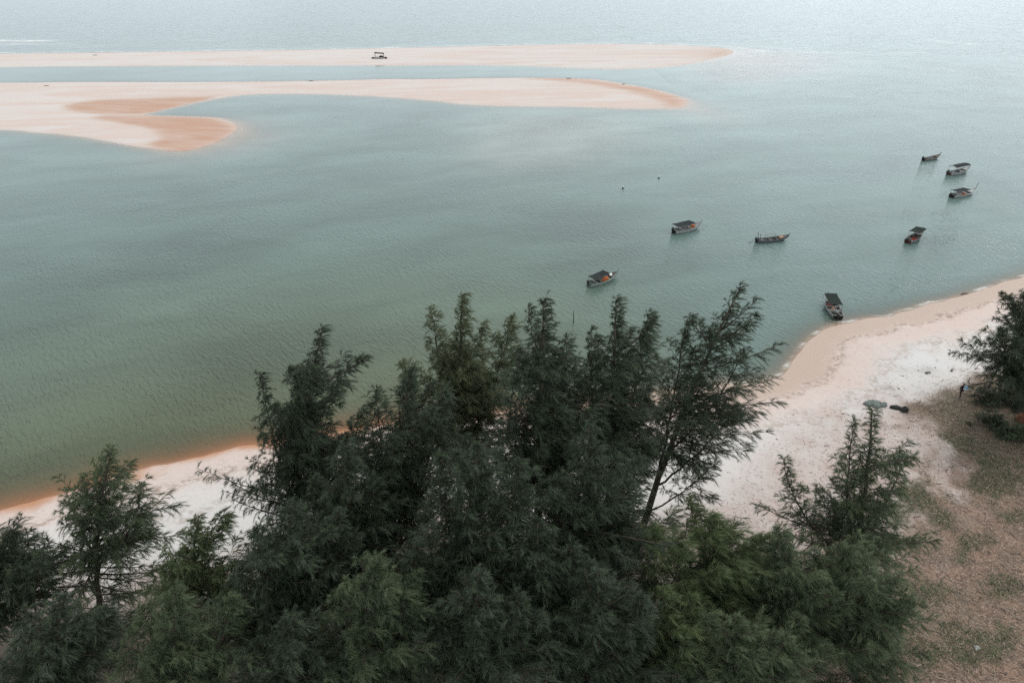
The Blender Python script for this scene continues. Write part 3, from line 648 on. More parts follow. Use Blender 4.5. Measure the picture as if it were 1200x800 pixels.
def make_boat(label, px, py, bow, stern, Lh=5.2, B=1.5, bow_h=0.95, stern_h=0.55, mid_h=0.40, hull='white', bottom=None, inside='grey', rail='white',
              canopy=None, stem_post=0.0, stern_post=0.0, motor=True, deck='white', floor='wood', thwarts=(0.30, 0.62), tail=False, frame_only=False, sc=1.1):
    a, b = ground(*stern), ground(*bow); ang = math.atan2(b.y - a.y, b.x - a.x)
    c = ground(px, py)
    root = empty('fishing_boat', (c.x, c.y, 0.0), ang); root.scale = (sc, sc, sc); tag(root, label, 'boat', 'small fishing boats moored in the lagoon')
    hb, sh, kz, xx = hull_fns(Lh, B, bow_h, stern_h, mid_h)
    n = 15; T_ = [i / (n - 1) for i in range(n)]
    def ring(t, off, zo):
        h, s, k, x = max(hb(t) - off, 0.012), sh(t), kz(t), xx(t)
        ch = k + (s - k) * 0.38
        return [(x, h, s), (x, h * 0.86, ch), (x, h * 0.45, k + 0.06 + zo), (x, 0, k + zo), (x, -h * 0.45, k + 0.06 + zo), (x, -h * 0.86, ch), (x, -h, s)]
    m = MB(); outer = [ring(t, 0, 0) for t in T_]; inner = [ring(t, 0.05, 0.05) for t in T_]
    vs = [p for r in outer for p in r] + [p for r in inner for p in r]; o2 = n * 7; fs = []
    for i in range(n - 1):
        for k in range(6):
            fs.append((i * 7 + k, i * 7 + k + 1, (i + 1) * 7 + k + 1, (i + 1) * 7 + k))
            fs.append((o2 + i * 7 + k + 1, o2 + i * 7 + k, o2 + (i + 1) * 7 + k, o2 + (i + 1) * 7 + k + 1))
        fs.append((i * 7, (i + 1) * 7, o2 + (i + 1) * 7, o2 + i * 7)); fs.append((i * 7 + 6, o2 + i * 7 + 6, o2 + (i + 1) * 7 + 6, (i + 1) * 7 + 6))
    fs.append(tuple(range(7))); fs.append(tuple(o2 + k for k in range(6, -1, -1)))
    m.add(vs, fs); ho = m.build('hull', M[bottom or hull], root)
    if bottom:                                     # painted strake under the rail
        ho.data.materials.append(M[hull])
        for p in ho.data.polygons:
            zs = sum(ho.data.vertices[v].co.z for v in p.vertices) / len(p.vertices)
            if zs > 0.16: p.material_index = 1
    r = MB()
    for s in (1, -1):
        r.tube([(xx(t), s * (hb(t) + 0.012), sh(t) + 0.02) for t in T_], 0.038, 5)
    r.tube([(xx(0), hb(0) + .02, sh(0) + 0.02), (xx(0), -hb(0) - .02, sh(0) + 0.02)], 0.045, 5)
    r.build('gunwale', M[rail], root)
    f = MB(); ts = [0.04 + 0.66 * i / 8 for i in range(9)]
    vs, fs = [], []
    for t in ts: vs += [(xx(t), hb(t) * 0.78, 0.10), (xx(t), -hb(t) * 0.78, 0.10)]
    for i in range(8): fs.append((2 * i, 2 * i + 1, 2 * i + 3, 2 * i + 2))
    f.add(vs, fs); f.build('floor_boards', M[floor], root)
    d = MB(); td = [0.74 + 0.23 * i / 5 for i in range(6)]; vs, fs = [], []
    for t in td: vs += [(xx(t), hb(t) - .03, sh(t) - 0.03), (xx(t), -hb(t) + .03, sh(t) - 0.03)]
    for i in range(5): fs.append((2 * i, 2 * i + 1, 2 * i + 3, 2 * i + 2))
    vs += [(xx(0.74), hb(0.74) - .03, sh(.74) - .16), (xx(0.74), -hb(0.74) + .03, sh(.74) - .16)]
    fs.append((0, 1, 13, 12)); d.add(vs, fs); d.build('foredeck', M[deck], root)
    for t in thwarts:
        MB().box((xx(t), 0, mid_h - 0.04), (0.24, 2 * hb(t) - 0.09, 0.045)).build('thwart', M[rail], root)
    bx_ = xx(1.0)
    MB().tube([(bx_ - 0.34, 0, kz(0.93) - 0.05), (bx_ - 0.02, 0, bow_h * 0.75), (bx_ + 0.10 + stem_post * .35, 0, bow_h + 0.16 + stem_post)], [0.06, 0.06, 0.05], 5).build('stem_post', M['darkwood' if hull != 'white' else 'grey'], root)
    if stern_post:
        k = MB()
        for s in (1, -1): k.tube([(xx(0.06), s * 0.36, stern_h - .1), (xx(0.06) - 0.05, s * 0.36, stern_h + stern_post * 0.7), (xx(0.06) - 0.12, s * 0.46, stern_h + stern_post)], 0.045, 5)
        k.build('stern_post', M['darkwood'], root)
    if motor:
        mo = MB(); x0 = xx(0) - 0.06
        mo.box((x0 - 0.10, 0.1, stern_h + 0.18), (0.34, 0.26, 0.34), taper=0.75); mo.box((x0 - 0.12, 0.1, stern_h - 0.30), (0.12, 0.09, 0.75))
        mo.tube([(x0 + .05, .1, stern_h + .15), (x0 + 0.45, 0.16, stern_h + 0.24)], 0.025, 5)
        if tail: mo.tube([(x0, 0.1, stern_h + 0.1), (x0 - 1.5, -0.12, -0.02)], 0.035, 5)
        mo.build('outboard_motor', M['black'], root)
    if canopy:
        t0, t1, hgt, wide, tilt, sag, mat = canopy; hgt *= 0.86; sag *= 1.4
        xa, xb = xx(t0), xx(t1); W = wide
        def top(x, y):
            u = (x - xa) / (xb - xa); v = y / W
            return hgt + tilt * (u - 0.5) + 0.0 * v - sag * (1 - (2 * u - 1) ** 2) * 0.5 + (0.16 * (1 - (2 * v) ** 2) if sag < 0.05 else 0) + 0.02 * math.sin(9 * u + 5 * v)
        if not frame_only:
            g = MB(); nu, nv = 8, 6; vs, fs = [], []
            for zo in (0.0, -0.018):
                for i in range(nu + 1):
                    for j in range(nv + 1):
                        x = xa + (xb - xa) * i / nu; y = -W / 2 + W * j / nv; vs.append((x, y, top(x, y) + zo))
            q = (nu + 1) * (nv + 1)
            for i in range(nu):
                for j in range(nv):
                    k = i * (nv + 1) + j; A = (k, k + nv + 1, k + nv + 2, k + 1)
                    fs.append(A); fs.append(tuple(q + z for z in A[::-1]))
            bd = [j for j in range(nv + 1)] + [i * (nv + 1) + nv for i in range(1, nu + 1)] + [nu * (nv + 1) + j for j in range(nv - 1, -1, -1)] + [i * (nv + 1) for i in range(nu - 1, 0, -1)]
            for i in range(len(bd)): A, Bb = bd[i], bd[(i + 1) % len(bd)]; fs.append((A, Bb, q + Bb, q + A))
            g.add(vs, fs); g.build('canopy', M[mat], root)
        for (x, t) in ((xa + 0.04, t0), (xb - 0.04, t1)):
            for s in (1, -1):
                MB().tube([(x, s * (hb(t) - 0.03), sh(t)), (x, s * (W / 2 - 0.03), top(x, s * (W / 2 - .03)) + (0.03 if frame_only else -0.02))], 0.028, 5).build('canopy_pole', M['pole' if hull != 'white' else 'metal'], root)
        fr = MB()
        for s in (1, -1): fr.tube([(xa + (xb - xa) * i / 6, s * (W / 2 - 0.03), top(xa + (xb - xa) * i / 6, s * (W / 2 - .03)) - 0.03) for i in range(7)], 0.028, 5)
        for x in (xa + .04, xb - .04): fr.tube([(x, -W / 2, top(x, -W / 2) - .035), (x, W / 2, top(x, W / 2) - .035)], 0.026, 5)
        fr.build('canopy_frame', M['pole' if hull != 'white' else 'metal'], root)
    rope = MB(); rope.tube([(bx_ - 0.1, 0, bow_h * 0.8), (bx_ + 0.7, 0.05, bow_h * 0.35), (bx_ + 1.7, 0.15, -0.05)], 0.018, 4); rope.build('mooring_rope', M['pole'], root)
    mat4 = Matrix.Translation(root.location) @ Matrix.Rotation(ang, 4, 'Z') @ Matrix.Scale(sc, 4)
    def put(t, y, z): return mat4 @ Vector((xx(t), y, z)), ang
    return root, put

def heap(name, label, cat, loc, rz, size, mat, seed, group=None, rough=0.22, flat=0.0):
    """lumpy pile: a displaced dome with a flat foot"""
    g = random.Random(seed); nu, nv = 14, 7; vs, fs = [], []
    ph = [g.uniform(0, 6.28) for _ in range(6)]
    for j in range(nv + 1):
        v = j / nv * math.pi / 2
        for i in range(nu):
            u = 2 * math.pi * i / nu
            k = 1 + rough * (math.sin(2 * u + ph[0]) * 0.6 + math.sin(3 * u + ph[1] + 2 * v) * 0.5 + math.sin(5 * u + ph[2]) * 0.35) + g.uniform(-rough, rough) * 0.4
            rr = math.cos(v) ** (0.6 + flat) * k
            vs.append((size[0] / 2 * rr * math.cos(u), size[1] / 2 * rr * math.sin(u), size[2] * math.sin(v) * (1 + g.uniform(-rough, rough) * 0.5)))
    for j in range(nv):
        for i in range(nu): i2 = (i + 1) % nu; fs.append((j * nu + i, j * nu + i2, (j + 1) * nu + i2, (j + 1) * nu + i))
    fs.append(tuple(range(nu - 1, -1, -1))); fs.append(tuple(nv * nu + i for i in range(nu)))
    o = MB().add(vs, fs).build(name, mat); o.location = loc; o.rotation_euler = (0, 0, rz)
    return tag(o, label, cat, group)

def crate(label, loc, rz, size, mat, group=None):
    """open plastic crate: floor, four walls and a rim in one mesh"""
    x, y, z = size; m = MB(); t = 0.025
    m.box((0, 0, t / 2), (x, y, t))
    for s in (1, -1):
        m.box((s * (x / 2 - t / 2), 0, z / 2 + t / 2), (t, y - 2 * t - .004, z)); m.box((0, s * (y / 2 - t / 2), z / 2 + t / 2 + .002), (x, t, z))
        m.box((s * (x / 2), 0, z), (0.045, y + .05, 0.05)); m.box((0, s * (y / 2), z + .003), (x - .05, 0.045, 0.05))
    o = m.build('crate', mat); o.location = loc; o.rotation_euler = (0, 0, rz); return tag(o, label, 'crate', group)

def ball(label, loc, r, mat, name='float_ball'):
    m = MB(); pr = [(max(0.003, r * math.sin(math.pi * i / 10)), r - r * math.cos(math.pi * i / 10)) for i in range(11)]
    m.lathe(pr, 14); m.lathe([(r * .16, 2 * r - .01), (r * .16, 2 * r + .05), (r * .05, 2 * r + .055)], 8)
    o = m.build(name, mat, smooth=True); o.location = loc; return tag(o, label, 'float')

b1, p1 = make_boat('pale green boat nearest the grove with dark tarp canopy over its stern half', 707, 330, (723, 324.5), (694, 334), hull='palegreen', rail='palegreen', inside='grey', floor='wood', deck='darkwood', thwarts=(0.22, 0.66),
                   canopy=(0.06, 0.58, 1.55, 1.35, 0.22, 0.14, 'tarp'))
heap('net_heap', 'bright orange net heap in the pale green boat nearest the grove', 'net', p1(0.56, -0.12, 0.13)[0], 0.6, (1.15, 0.95, 0.62), M['orange'], 3)
ball('white ball float beside the orange net heap in the pale green boat', p1(0.745, -0.05, 0.50)[0], 0.24, M['ball'])
b2, p2 = make_boat('whitish boat with wide flat dark canopy and small orange bundle at its bow', 805, 270, (819, 267.2), (792, 273), sc=1.18, hull='white', bottom='darkwood', rail='white', deck='grey', canopy=(0.02, 0.66, 1.5, 1.5, 0.05, 0.10, 'tarp'), stem_post=0.12)
heap('net_bundle', 'small orange brown bundle at the bow of the whitish flat canopied boat', 'net', p2(0.70, -0.1, 0.38)[0], 0.3, (0.95, 0.7, 0.42), M['orange'], 5)
crate('white crate amidships in the whitish flat canopied boat', p2(0.44, -0.22, 0.13)[0], p2(0, 0, 0)[1], (0.7, 0.45, 0.32), M['white'])
b3, p3 = make_boat('long dark wooden boat with bare canopy frame and forked stern posts', 905, 282.5, (924, 280.5), (889, 283.5), Lh=6.0, B=1.35, sc=1.0, hull='slate', bottom='darkwood', rail='slate', deck='wood', stern_post=1.15, tail=True, stem_post=0.1,
                   canopy=(0.30, 0.62, 1.25, 1.1, 0.0, 0.0, 'tarp'), frame_only=True, thwarts=(0.2, 0.42, 0.64))
heap('cloth_bundle', 'pale orange cloth bundle near the bow of the long dark wooden boat', 'cloth', p3(0.77, 0, 0.47)[0], 0.2, (0.7, 0.5, 0.32), M['salmon'], 8)
crate('white crate near the stern of the long dark wooden boat', p3(0.13, -0.1, 0.13)[0], p3(0, 0, 0)[1], (0.5, 0.4, 0.3), M['white'])
b4, p4 = make_boat('red brown boat with raised dark green canopy over its bow half', 1071, 280.5, (1081, 275.5), (1063.5, 285.5), Lh=5.0, hull='grey', bottom='redhull', rail='grey', deck='grey', canopy=(0.34, 0.86, 1.75, 1.6, 0.10, 0.12, 'tarp_green'), stem_post=0.3, stern_post=0.0)
crate('red crate in the middle of the red brown boat', p4(0.34, -0.25, 0.13)[0], p4(0, 0, 0)[1], (0.75, 0.6, 0.36), M['red'])
ball('white float at the stern of the red brown boat', p4(0.12, -0.35, 0.13)[0], 0.17, M['ball'])
b5, p5 = make_boat('white decked boat with tall bow post and half open grey canopy', 1128, 229, (1142, 226.3), (1114, 231.7), Lh=6.3, B=1.7, hull='white', bottom='darkwood', rail='white', deck='white', stem_post=0.95, canopy=(0.05, 0.60, 1.45, 1.45, 0.0, 0.10, 'tarp'), floor='white')
heap('net_heap', 'orange brown net heap amidships in the white decked boat', 'net', p5(0.46, -0.3, 0.13)[0], 0.6, (0.95, 0.7, 0.5), M['orange'], 12)
b6, p6 = make_boat('whitish boat under an arched dark canopy, second farthest of the moored boats', 1123, 203, (1135, 201), (1112, 205), Lh=5.5, sc=1.22, hull='white', bottom='redhull', rail='white', deck='white', canopy=(0.12, 0.80, 1.75, 1.6, 0.10, 0.0, 'tarp'), floor='white')
b7, p7 = make_boat('small grey brown open boat without canopy, farthest of the moored boats', 1091, 187, (1102, 185.3), (1080.5, 188.5), Lh=4.9, B=1.3, hull='grey', bottom='darkwood', rail='wood', deck='wood', stem_post=0.3, stern_post=0.0)
heap('net_pile', 'grey fishing net pile in the small open boat', 'net', p7(0.45, 0, 0.13)[0], 0.2, (1.6, 0.8, 0.42), M['tarp_grey'], 17)
b8, p8 = make_boat('white and grey boat aground at the beach edge, dark canopy on its right side', 975, 363, (968, 351.5), (981, 374), Lh=5.3, B=1.7, hull='grey', bottom='darkwood', rail='white', deck='white', floor='white', thwarts=(0.34, 0.56, 0.70), canopy=(0.30, 0.86, 1.6, 1.55, 0.10, 0.10, 'tarp_green'), stem_post=0.05)
crate('red crate between the thwarts of the boat aground at the beach', p8(0.63, 0.25, 0.13)[0], p8(0, 0, 0)[1], (0.4, 0.75, 0.30), M['red'])
heap('cloth_bundle', 'tan cloth bundle under the canopy of the boat aground at the beach', 'cloth', p8(0.46, 0.0, 0.13)[0], 0.5, (0.6, 0.5, 0.32), M['salmon'], 21)

heap('net_heap', 'dark net heap under the canopy of the pale green boat', 'net', p1(0.30, 0.05, 0.13)[0], 0.9, (1.0, 0.7, 0.35), M['rock'], 51)
heap('net_heap', 'dark net heap amidships in the arched canopy boat', 'net', p6(0.36, -0.1, 0.13)[0], 0.4, (1.1, 0.7, 0.4), M['rock'], 52)
crate('white crate forward in the arched canopy boat', p6(0.60, -0.2, 0.13)[0], p6(0, 0, 0)[1], (0.6, 0.45, 0.35), M['ball'])
heap('net_heap', 'dark net heap at the stern of the boat aground at the beach', 'net', p8(0.20, 0.1, 0.13)[0], 0.4, (0.9, 0.8, 0.35), M['rock'], 53)
crate('black crate at the stern of the white decked boat', p5(0.16, 0.15, 0.13)[0], p5(0, 0, 0)[1], (0.6, 0.5, 0.35), M['black'])
heap('rope_heap', 'grey rope heap near the stern of the whitish flat canopied boat', 'rope', p2(0.18, 0.0, 0.13)[0], 0.4, (0.7, 0.7, 0.3), M['tarp_grey'], 54)
crate('black crate forward of the red crate in the red brown boat', p4(0.56, 0.1, 0.13)[0], p4(0, 0, 0)[1], (0.6, 0.5, 0.3), M['black'])

# buoys and stakes
for px, py, lab in ((730, 221, 'dark buoy with pale top floating alone, nearer and left one'), (772, 209, 'dark buoy with pale top floating alone, farther and right one')):
    c = ground(px, py); o = empty('mooring_buoy', (c.x, c.y, -0.1)); tag(o, lab, 'buoy', 'mooring buoys')
    MB().lathe([(0.10, 0), (0.20, 0.08), (0.23, 0.2), (0.17, 0.32), (0.08, 0.38)], 12).build('float', M['black'], o, True)
    MB().lathe([(0.05, 0.37), (0.045, 0.48), (0.10, 0.50), (0.10, 0.60), (0.03, 0.63)], 8).build('top_mark', M['ball'], o)
stk = [((672, 380.5), (672, 364), 'upright wooden stake standing in the water behind the grove'), ((684, 386), (690, 390), 'short leaning stake lying low in the water beside the upright one'),
       ((646.5, 374), (646, 359), 'thin wooden stake in the water left of the upright one')]
for (bp, tp_, lab) in stk:
    c = ground(*bp, -0.4); t_ = at(tp_[0], tp_[1], ground(*bp).y)
    if lab.startswith('short'): t_ = ground(tp_[0] + 2, tp_[1], 0.25)
    m = MB(); m.tube([(0, 0, 0), tuple((t_ - c) * 0.55 + Vector((.03, 0, 0))), tuple(t_ - c)], [0.07, 0.06, 0.045], 6)
    o = m.build('wooden_stake', M['darkwood']); o.location = c; tag(o, lab, 'stake', 'wooden stakes in the water')

# ------------------------------------------------------------------ shelter on the far bar
c = ground(445, 70); zb = hz(c.x, c.y); sh = empty('beach_shelter', (c.x, c.y, zb), R(4)); sh.scale = (0.88, 0.88, 0.88); tag(sh, 'small dark open shelter with flat roof on the far sand bar', 'shelter')
MB().box((0, 0, 2.55), (4.9, 2.6, 0.12), M=Matrix.Rotation(R(5), 3, 'Y') @ Matrix.Rotation(R(4), 3, 'X')).build('roof', M['tarp'], sh)
for sx in (-1, 1):
    for sy in (-1, 1): MB().tube([(sx * 2.2, sy * 1.1, -0.3), (sx * 2.2, sy * 1.1, 2.48 - sx * 0.19 + sy * .075)], 0.07, 6).build('post', M['darkwood'], sh)
MB().box((0, 0, 0.55), (4.4, 2.2, 0.10)).build('platform', M['darkwood'], sh)
for sx in (-1.6, 0.0, 1.6): MB().box((sx, -0.8, 0.25), (0.14, 0.14, 0.55)).build('platform_leg', M['darkwood'], sh)
heap('gear_heap', 'dark gear heap on the platform of the far bar shelter', 'gear', Vector((c.x + 0.8, c.y, zb + 0.52)), 0.1, (2.0, 1.3, 0.65), M['black'], 31)
heap('gear_heap', 'dark gear pile on the sand at the left foot of the far shelter', 'gear', Vector((c.x - 2.9, c.y - 0.3, zb - 0.02)), 0.1, (1.3, 1.0, 0.6), M['black'], 32)
heap('gear_heap', 'dark gear pile on the sand at the right foot of the far shelter', 'gear', Vector((c.x + 2.9, c.y - 0.5, zb - 0.02)), 0.4, (1.5, 1.1, 0.7), M['black'], 33)

# driftwood on bars and beach
def driftwood(px, py, ln, rz, lab, seed):
    c = ground(px, py, 0.3); z = hz(c.x, c.y); g = random.Random(seed); m = MB()
    pts = [(-ln / 2 + ln * i / 5, g.uniform(-.06, .06) * ln, 0.07 + g.uniform(0, .10) * ln * .3) for i in range(6)]
    m.tube(pts, [0.10, .12, .11, .09, .07, .04], 6); m.tube([pts[2], (pts[2][0] + ln * .12, ln * .16, 0.15 * ln)], [0.06, 0.03], 5); m.tube([pts[4], (pts[4][0] + ln * .1, -ln * .14, 0.12)], [0.04, 0.02], 5)
    o = m.build('driftwood', M['wood']); o.location = (c.x, c.y, z); o.rotation_euler = (0, 0, rz); tag(o, lab, 'driftwood', 'driftwood pieces on the sand')
driftwood(1131, 342, 1.3, 0.3, 'driftwood piece at the waterline on the right beach', 1)
driftwood(112, 65.5, 2.4, 0.1, 'dark driftwood on the far sand bar near its left end', 2)
driftwood(55, 101, 1.8, 0.4, 'dark driftwood on the near sand bar at far left', 3)
driftwood(365, 94.5, 2.0, 0.1, 'driftwood at the back edge of the near sand bar below the shelter', 4)
driftwood(667, 91.5, 2.2, 0.0, 'driftwood at the back edge of the near sand bar near its tip', 5)
driftwood(731, 98, 1.6, 0.5, 'short driftwood on the brown swirls of the near bar', 6)
driftwood(1113, 440, 0.8, 0.9, 'small driftwood stick on the white sand behind the person', 7)
driftwood(1085, 443, 0.7, 0.2, 'small driftwood stick on the white sand left of the person', 8)

# ------------------------------------------------------------------ tarps and dark lumps on the beach
def on_sand(px, py, dz=0.0):
    c = ground(px, py, 1.3); return Vector((c.x, c.y, hz(c.x, c.y) + dz))
heap('net_pile', 'long grey green net pile on the white sand, leftmost of the dark heaps', 'net', on_sand(1023, 469.5), 0.15, (1.9, 1.0, 0.42), M['net_green'], 41, rough=0.15)
heap('net_pile', 'rounded grey green net pile in front of the long one', 'net', on_sand(1028, 472.5), 0.1, (1.0, 0.8, 0.38), M['net_green'], 42, rough=0.1)
heap('net_pile', 'ragged grey green net pile at the right end of the long one', 'net', on_sand(1036, 471.5), 0.3, (0.95, 0.7, 0.30), M['net_green'], 43, rough=0.3)
heap('dark_rock', 'low blackish lump with a tail on the sand right of the net piles', 'rock', on_sand(1051, 475.5), -0.2, (1.1, 0.7, 0.34), M['rock'], 44, rough=0.3)
heap('dark_rock', 'upright blackish lump, rightmost of the dark heaps on the sand', 'rock', on_sand(1060.5, 479), 0.2, (0.75, 0.7, 0.55), M['rock'], 45, rough=0.2, flat=-0.25)
o = heap('rubbish_scrap', 'small crumpled white scrap on the green patch at lower right', 'litter', on_sand(1144, 761), 0.3, (0.5, 0.3, 0.12), M['white'], 46, rough=0.35)
heap('clay_mound', 'red brown mound under the tree at the right edge', 'mound', on_sand(1198, 492), 0.3, (1.5, 1.2, 0.8), plain('red_clay', (0.17, 0.075, 0.045), 0.9, 0.4, 5.0), 47, rough=0.25)

# ------------------------------------------------------------------ person
SKIN = plain('skin', (0.20, 0.115, 0.08), 0.6, 0.1, 20.0, 0.3); CLOTH = plain('black_cloth', (0.016, 0.018, 0.020), 0.85, 0.3, 12.0, 0.2)
HAIR = plain('black_hair', (0.012, 0.011, 0.010), 0.6, 0.2, 20.0); TROU = plain('dark_trousers', (0.028, 0.030, 0.034), 0.85, 0.3, 12.0, 0.2)
def skin_mesh(name, verts, edges, rad, mat, parent, root_i=0, lv=2):
    me = bpy.data.meshes.new(name); me.from_pydata(verts, edges, []); o = bpy.data.objects.new(name, me); col.objects.link(o); o.parent = parent
    md = o.modifiers.new('Skin', 'SKIN'); md.use_smooth_shade = True
    for i, r_ in enumerate(rad):
        sv = me.skin_vertices[0].data[i]; sv.radius = (r_, r_) if not isinstance(r_, tuple) else r_; sv.use_root = (i == root_i)
    sb = o.modifiers.new('Subdivision', 'SUBSURF'); sb.levels = lv; sb.render_levels = lv
    me.materials.append(mat); return o
pc = on_sand(1125, 463); pr = empty('person', pc, R(15)); tag(pr, 'person in black clothes walking by the tree with a blue and white bag', 'person')
V_ = [(0, 0, .95), (0, .01, 1.12), (0, .02, 1.32), (0, .03, 1.45), (0, .05, 1.53), (0, .06, 1.62), (0, .06, 1.72),           # 0-6 spine to head
      (.10, 0, .90), (.12, .16, .50), (.13, .08, .09), (.13, .22, .04), (-.10, 0, .90), (-.13, -.06, .49), (-.16, -.22, .09), (-.16, -.08, .04),   # legs
      (.19, .02, 1.41), (.27, .02, 1.14), (.20, .22, 1.02), (.16, .30, 1.00), (-.19, .02, 1.41), (-.30, .0, 1.14), (-.25, .18, .98), (-.22, .26, .95)]
E_ = [(0, 1), (1, 2), (2, 3), (3, 4), (4, 5), (5, 6), (0, 7), (7, 8), (8, 9), (9, 10), (0, 11), (11, 12), (12, 13), (13, 14), (3, 15), (15, 16), (16, 17), (17, 18), (3, 19), (19, 20), (20, 21), (21, 22)]
R_ = [.135, .125, .15, .12, .055, .09, .07, .085, .058, .042, .036, .085, .058, .042, .036, .06, .045, .035, .03, .06, .045, .035, .03]
skin_mesh('body', V_, E_, R_, SKIN, pr)
skin_mesh('shirt', [V_[i] for i in (0, 1, 2, 3)] + [(.18, .02, 1.41), (.26, .02, 1.16), (.21, .18, 1.05), (-.18, .02, 1.41), (-.29, 0, 1.16), (-.26, .14, 1.02)], [(0, 1), (1, 2), (2, 3), (3, 4), (4, 5), (5, 6), (3, 7), (7, 8), (8, 9)],
          [.16, .15, .175, .125, .08, .066, .055, .08, .066, .055], CLOTH, pr)
skin_mesh('trousers', [(0, 0, .98), (.105, 0, .88), (.122, .155, .50), (.132, .085, .14), (-.105, 0, .88), (-.132, -.06, .49), (-.16, -.21, .14)], [(0, 1), (1, 2), (2, 3), (0, 4), (4, 5), (5, 6)], [.155, .105, .078, .062, .105, .078, .062], TROU, pr)
skin_mesh('hair', [(0, .03, 1.56), (0, .03, 1.66), (0, .05, 1.75)], [(0, 1), (1, 2)], [.08, .108, .08], HAIR, pr)
bagp = pc + Matrix.Rotation(R(15), 3, 'Z') @ Vector((0.14, -0.24, 0.98))
bag = empty('bag', bagp, R(15)); tag(bag, 'blue and white bag carried against the back of the person in black', 'bag')
m = MB(); m.lathe([(0.10, 0.0), (0.20, 0.05), (0.235, 0.2), (0.22, 0.36), (0.13, 0.47), (0.05, 0.50)], 12); m.build('sack', plain('blue_bag', (0.16, 0.36, 0.55), 0.6, 0.3, 8.0), bag, True)
m = MB(); m.lathe([(0.237, 0.0), (0.242, 0.06), (0.236, 0.13)], 12, (0, 0, 0.14)); m.build('white_band', M['ball'], bag, True)
MB().tube([(0.05, 0.1, 0.45), (-.12, .22, .52), (-.16, .34, .40), (-.1, .30, .1), (0, .14, .02)], 0.018, 5).build('strap', M['black'], bag)

# ------------------------------------------------------------------ scrub under the right tree
SCR = 'low shrubs in the shade of the right edge tree'
def shrub(label, px, py, hgt, rad, fol, seed):
    global NT_TOTAL
    c = on_sand(px, py); g = random.Random(seed)
    axes = [((c.x + g.uniform(-.3, .3), c.y + g.uniform(-.3, .3), c.z + hgt), 0, rad, 9, 0.05, 0.55)]
    for i in range(3): axes.append(((c.x + g.uniform(-1, 1) * rad * .8, c.y + g.uniform(-1, 1) * rad * .8, c.z + hgt * g.uniform(.6, .95)), 0.1, rad * .7, 9, 0.1, 0.5))
    r_, n = tree('shrub', label, (c.x, c.y), axes, fol, seed, wind=0.05, group=SCR, cat='shrub', trunk_r=0.05, plumes=0, nl=0.26, nw=0.03); NT_TOTAL += n
shrub('dark shrub just right of the person under the tree', 1152, 470, 1.3, 1.7, 'dark', 61)
shrub('dark shrub at the right edge behind the red brown mound', 1185, 474, 1.6, 2.0, 'dark', 62)
shrub('grey green shrub in front of the red brown mound', 1186, 512, 1.2, 1.7, 'mid', 63)
shrub('low grey green shrub left of the red brown mound', 1160, 498, 0.8, 1.5, 'dark', 64)

# ------------------------------------------------------------------ needle litter and grass (nobody could count the blades)
def scatter(name, n, dens, ln, wd, lift, cols, seed, kindname):
    g = np.random.default_rng(seed)
    x = g.uniform(-48, 62, n * 4); y = g.uniform(20, 76, n * 4)
    w_ = dens(x, y); k = g.random(len(x)) < w_; x, y = x[k][:n], y[k][:n]
    z = height(x, y) + 0.01; m_ = len(x)
    az = g.uniform(0, 6.28, m_); el = np.abs(g.normal(lift, lift * 0.6, m_))
    D = np.stack([np.cos(az) * np.cos(el), np.sin(az) * np.cos(el), np.sin(el)], 1)
    P = np.stack([x, y, z], 1); l_ = ln * g.uniform(.5, 1.4, m_)
    s_ = np.stack([-np.sin(az), np.cos(az), np.zeros(m_)], 1) * (wd * g.uniform(.6, 1.4, m_))[:, None] * 0.5
    Vv = np.stack([P - s_, P + s_, P + D * l_[:, None]], 1).reshape(-1, 3)
    m, nt, out = new_mat(kindname); b = N(nt, 'BsdfPrincipled'); L(nt, ramp(nt, fattr(nt, 'vary'), [(i / (len(cols) - 1), c_) for i, c_ in enumerate(cols)]), b.inputs['Base Color'])
    b.inputs['Roughness'].default_value = 0.8; L(nt, b.outputs[0], out.inputs[0])
    o = mesh_np(name, Vv, np.arange(len(Vv)).reshape(-1, 3), 3, m, attrs=dict(vary=np.repeat(g.random(m_), 3)))
    o['kind'] = 'stuff'
P_lit, P_brn, P_scr, P_l2 = LITTER, BROWN, SCRUB, LITTER_SHADE
def d_lit(x, y):
    nn = fbm(x * 0.35, y * 0.35, 4) - 0.5
    return np.clip(0.06 * sg(sdf(x, y, P_lit) + nn * 4, 0.9) + 0.25 * sg(sdf(x, y, P_l2) + nn * 4, 0.9) + 0.75 * sg(sdf(x, y, P_brn) + nn * 9, 1.6), 0, 1) * np.clip(0.3 + 1.6 * fbm(x * .8, y * .8, 3) - .3, 0, 1)
def d_gr(x, y):
    nn = fbm(x * 0.35, y * 0.35, 4) - 0.5; gg = np.zeros_like(x)
    for (px, py, rx, ry, an) in GREENS:
        c_ = ground(px, py, 1.3); ca, sa = math.cos(R(an)), math.sin(R(an)); dx, dy = x - c_.x, y - c_.y
        gg = np.maximum(gg, sg(1.0 - np.sqrt(((dx * ca + dy * sa) / rx) ** 2 + ((-dx * sa + dy * ca) / ry) ** 2) + nn * 3.2 + (fbm(x * 1.1, y * 1.1, 3) - 0.5) * 1.6, 0.13))
    return np.clip(gg + 0.35 * sg(sdf(x, y, P_scr) + nn * 5, 1.0) + 0.04 * sg(sdf(x, y, P_brn), 1.6), 0, 1)
scatter('dry_needle_litter', 110000, d_lit, 0.36, 0.042, 0.18, [(0.05, 0.034, 0.025), (0.15, 0.095, 0.066), (0.36, 0.275, 0.21), (0.07, 0.047, 0.035)], 71, 'dry_needles')
scatter('leaf_litter', 5000, d_lit, 0.55, 0.13, 0.12, [(0.035, 0.026, 0.02), (0.10, 0.07, 0.05), (0.24, 0.19, 0.15)], 73, 'dead_leaves')
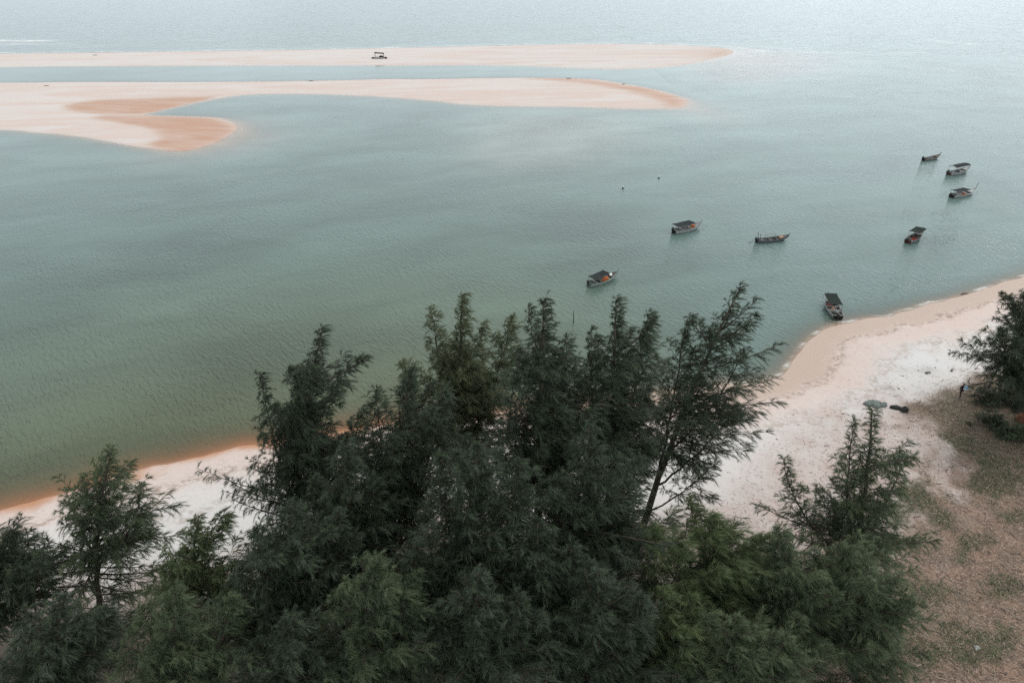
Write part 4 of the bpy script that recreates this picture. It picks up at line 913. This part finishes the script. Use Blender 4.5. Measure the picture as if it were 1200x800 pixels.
scatter('grass', 70000, d_gr, 0.42, 0.045, 0.7, [(0.035, 0.050, 0.022), (0.075, 0.088, 0.042), (0.17, 0.16, 0.10)], 72, 'grass_blades')
#PROPS-END

# ------------------------------------------------------------------ light
SUN_EL, SUN_AZ = R(58), R(40)          # ahead of the camera, a little to the right
w = bpy.data.worlds.new('World'); scene.world = w; w.use_nodes = True
nt = w.node_tree; nt.nodes.clear()
out = nt.nodes.new('ShaderNodeOutputWorld'); bg = nt.nodes.new('ShaderNodeBackground'); bg.inputs[1].default_value = 0.10
sky = nt.nodes.new('ShaderNodeTexSky'); sky.sky_type = 'NISHITA'; sky.sun_disc = False
sky.sun_elevation = SUN_EL; sky.sun_rotation = SUN_AZ; sky.air_density = 1.5; sky.dust_density = 6.0; sky.ozone_density = 1.0
hs = nt.nodes.new('ShaderNodeHueSaturation'); hs.inputs['Saturation'].default_value = 0.35
nt.links.new(sky.outputs[0], hs.inputs['Color'])
tc = nt.nodes.new('ShaderNodeTexCoord'); sx = nt.nodes.new('ShaderNodeSeparateXYZ'); nt.links.new(tc.outputs['Generated'], sx.inputs[0])
gr = ramp(nt, sx.outputs[2], [(0.0, (10.8, 12.3, 13.3)), (0.12, (10.6, 11.9, 12.8)), (0.4, (8.6, 9.0, 9.2)), (1.0, (10.0, 10.2, 10.3))])   # even cloud deck
cn = noise(nt, mapping(nt, tc.outputs['Generated'], scale=(1, 1, 3.0)), 2.2, 5, 0.55)
gr2 = mixc(nt, 1.0, gr, ramp(nt, cn, [(0.3, 0.84), (0.7, 1.12)]), 'MULTIPLY')
side = math_n(nt, 'MULTIPLY_ADD', sx.outputs[0], 0.55, math_n(nt, 'MULTIPLY', sx.outputs[1], 0.15))
sidec = ramp(nt, math_n(nt, 'MULTIPLY_ADD', side, 0.5, 0.5), [(0.2, 0.80), (0.55, 1.08), (0.8, 1.45)])
gr2 = mixc(nt, 1.0, gr2, sidec, 'MULTIPLY')
mm = mixc(nt, 0.8, hs.outputs[0], gr2)
nt.links.new(mm, bg.inputs[0]); nt.links.new(bg.outputs[0], out.inputs[0])
sun = bpy.data.lights.new('sun', 'SUN'); sun.energy = 1.0; sun.angle = R(14); sun.color = (1, 0.97, 0.92)
so = bpy.data.objects.new('sun', sun); col.objects.link(so)
sd = Vector((math.sin(SUN_AZ) * math.cos(SUN_EL), math.cos(SUN_AZ) * math.cos(SUN_EL), math.sin(SUN_EL)))
so.rotation_euler = sd.to_track_quat('Z', 'Y').to_euler()

vs = scene.view_settings
scene.display_settings.display_device = 'sRGB'
vs.view_transform = 'Standard'; vs.look = 'None'; vs.gamma = 1; vs.use_curve_mapping = False; vs.exposure = 0.36
scene.render.engine = 'CYCLES'
cy = scene.cycles; cy.max_bounces = 6; cy.diffuse_bounces = 3; cy.transparent_max_bounces = 12; cy.use_denoising = False
cy.sample_clamp_indirect = 4
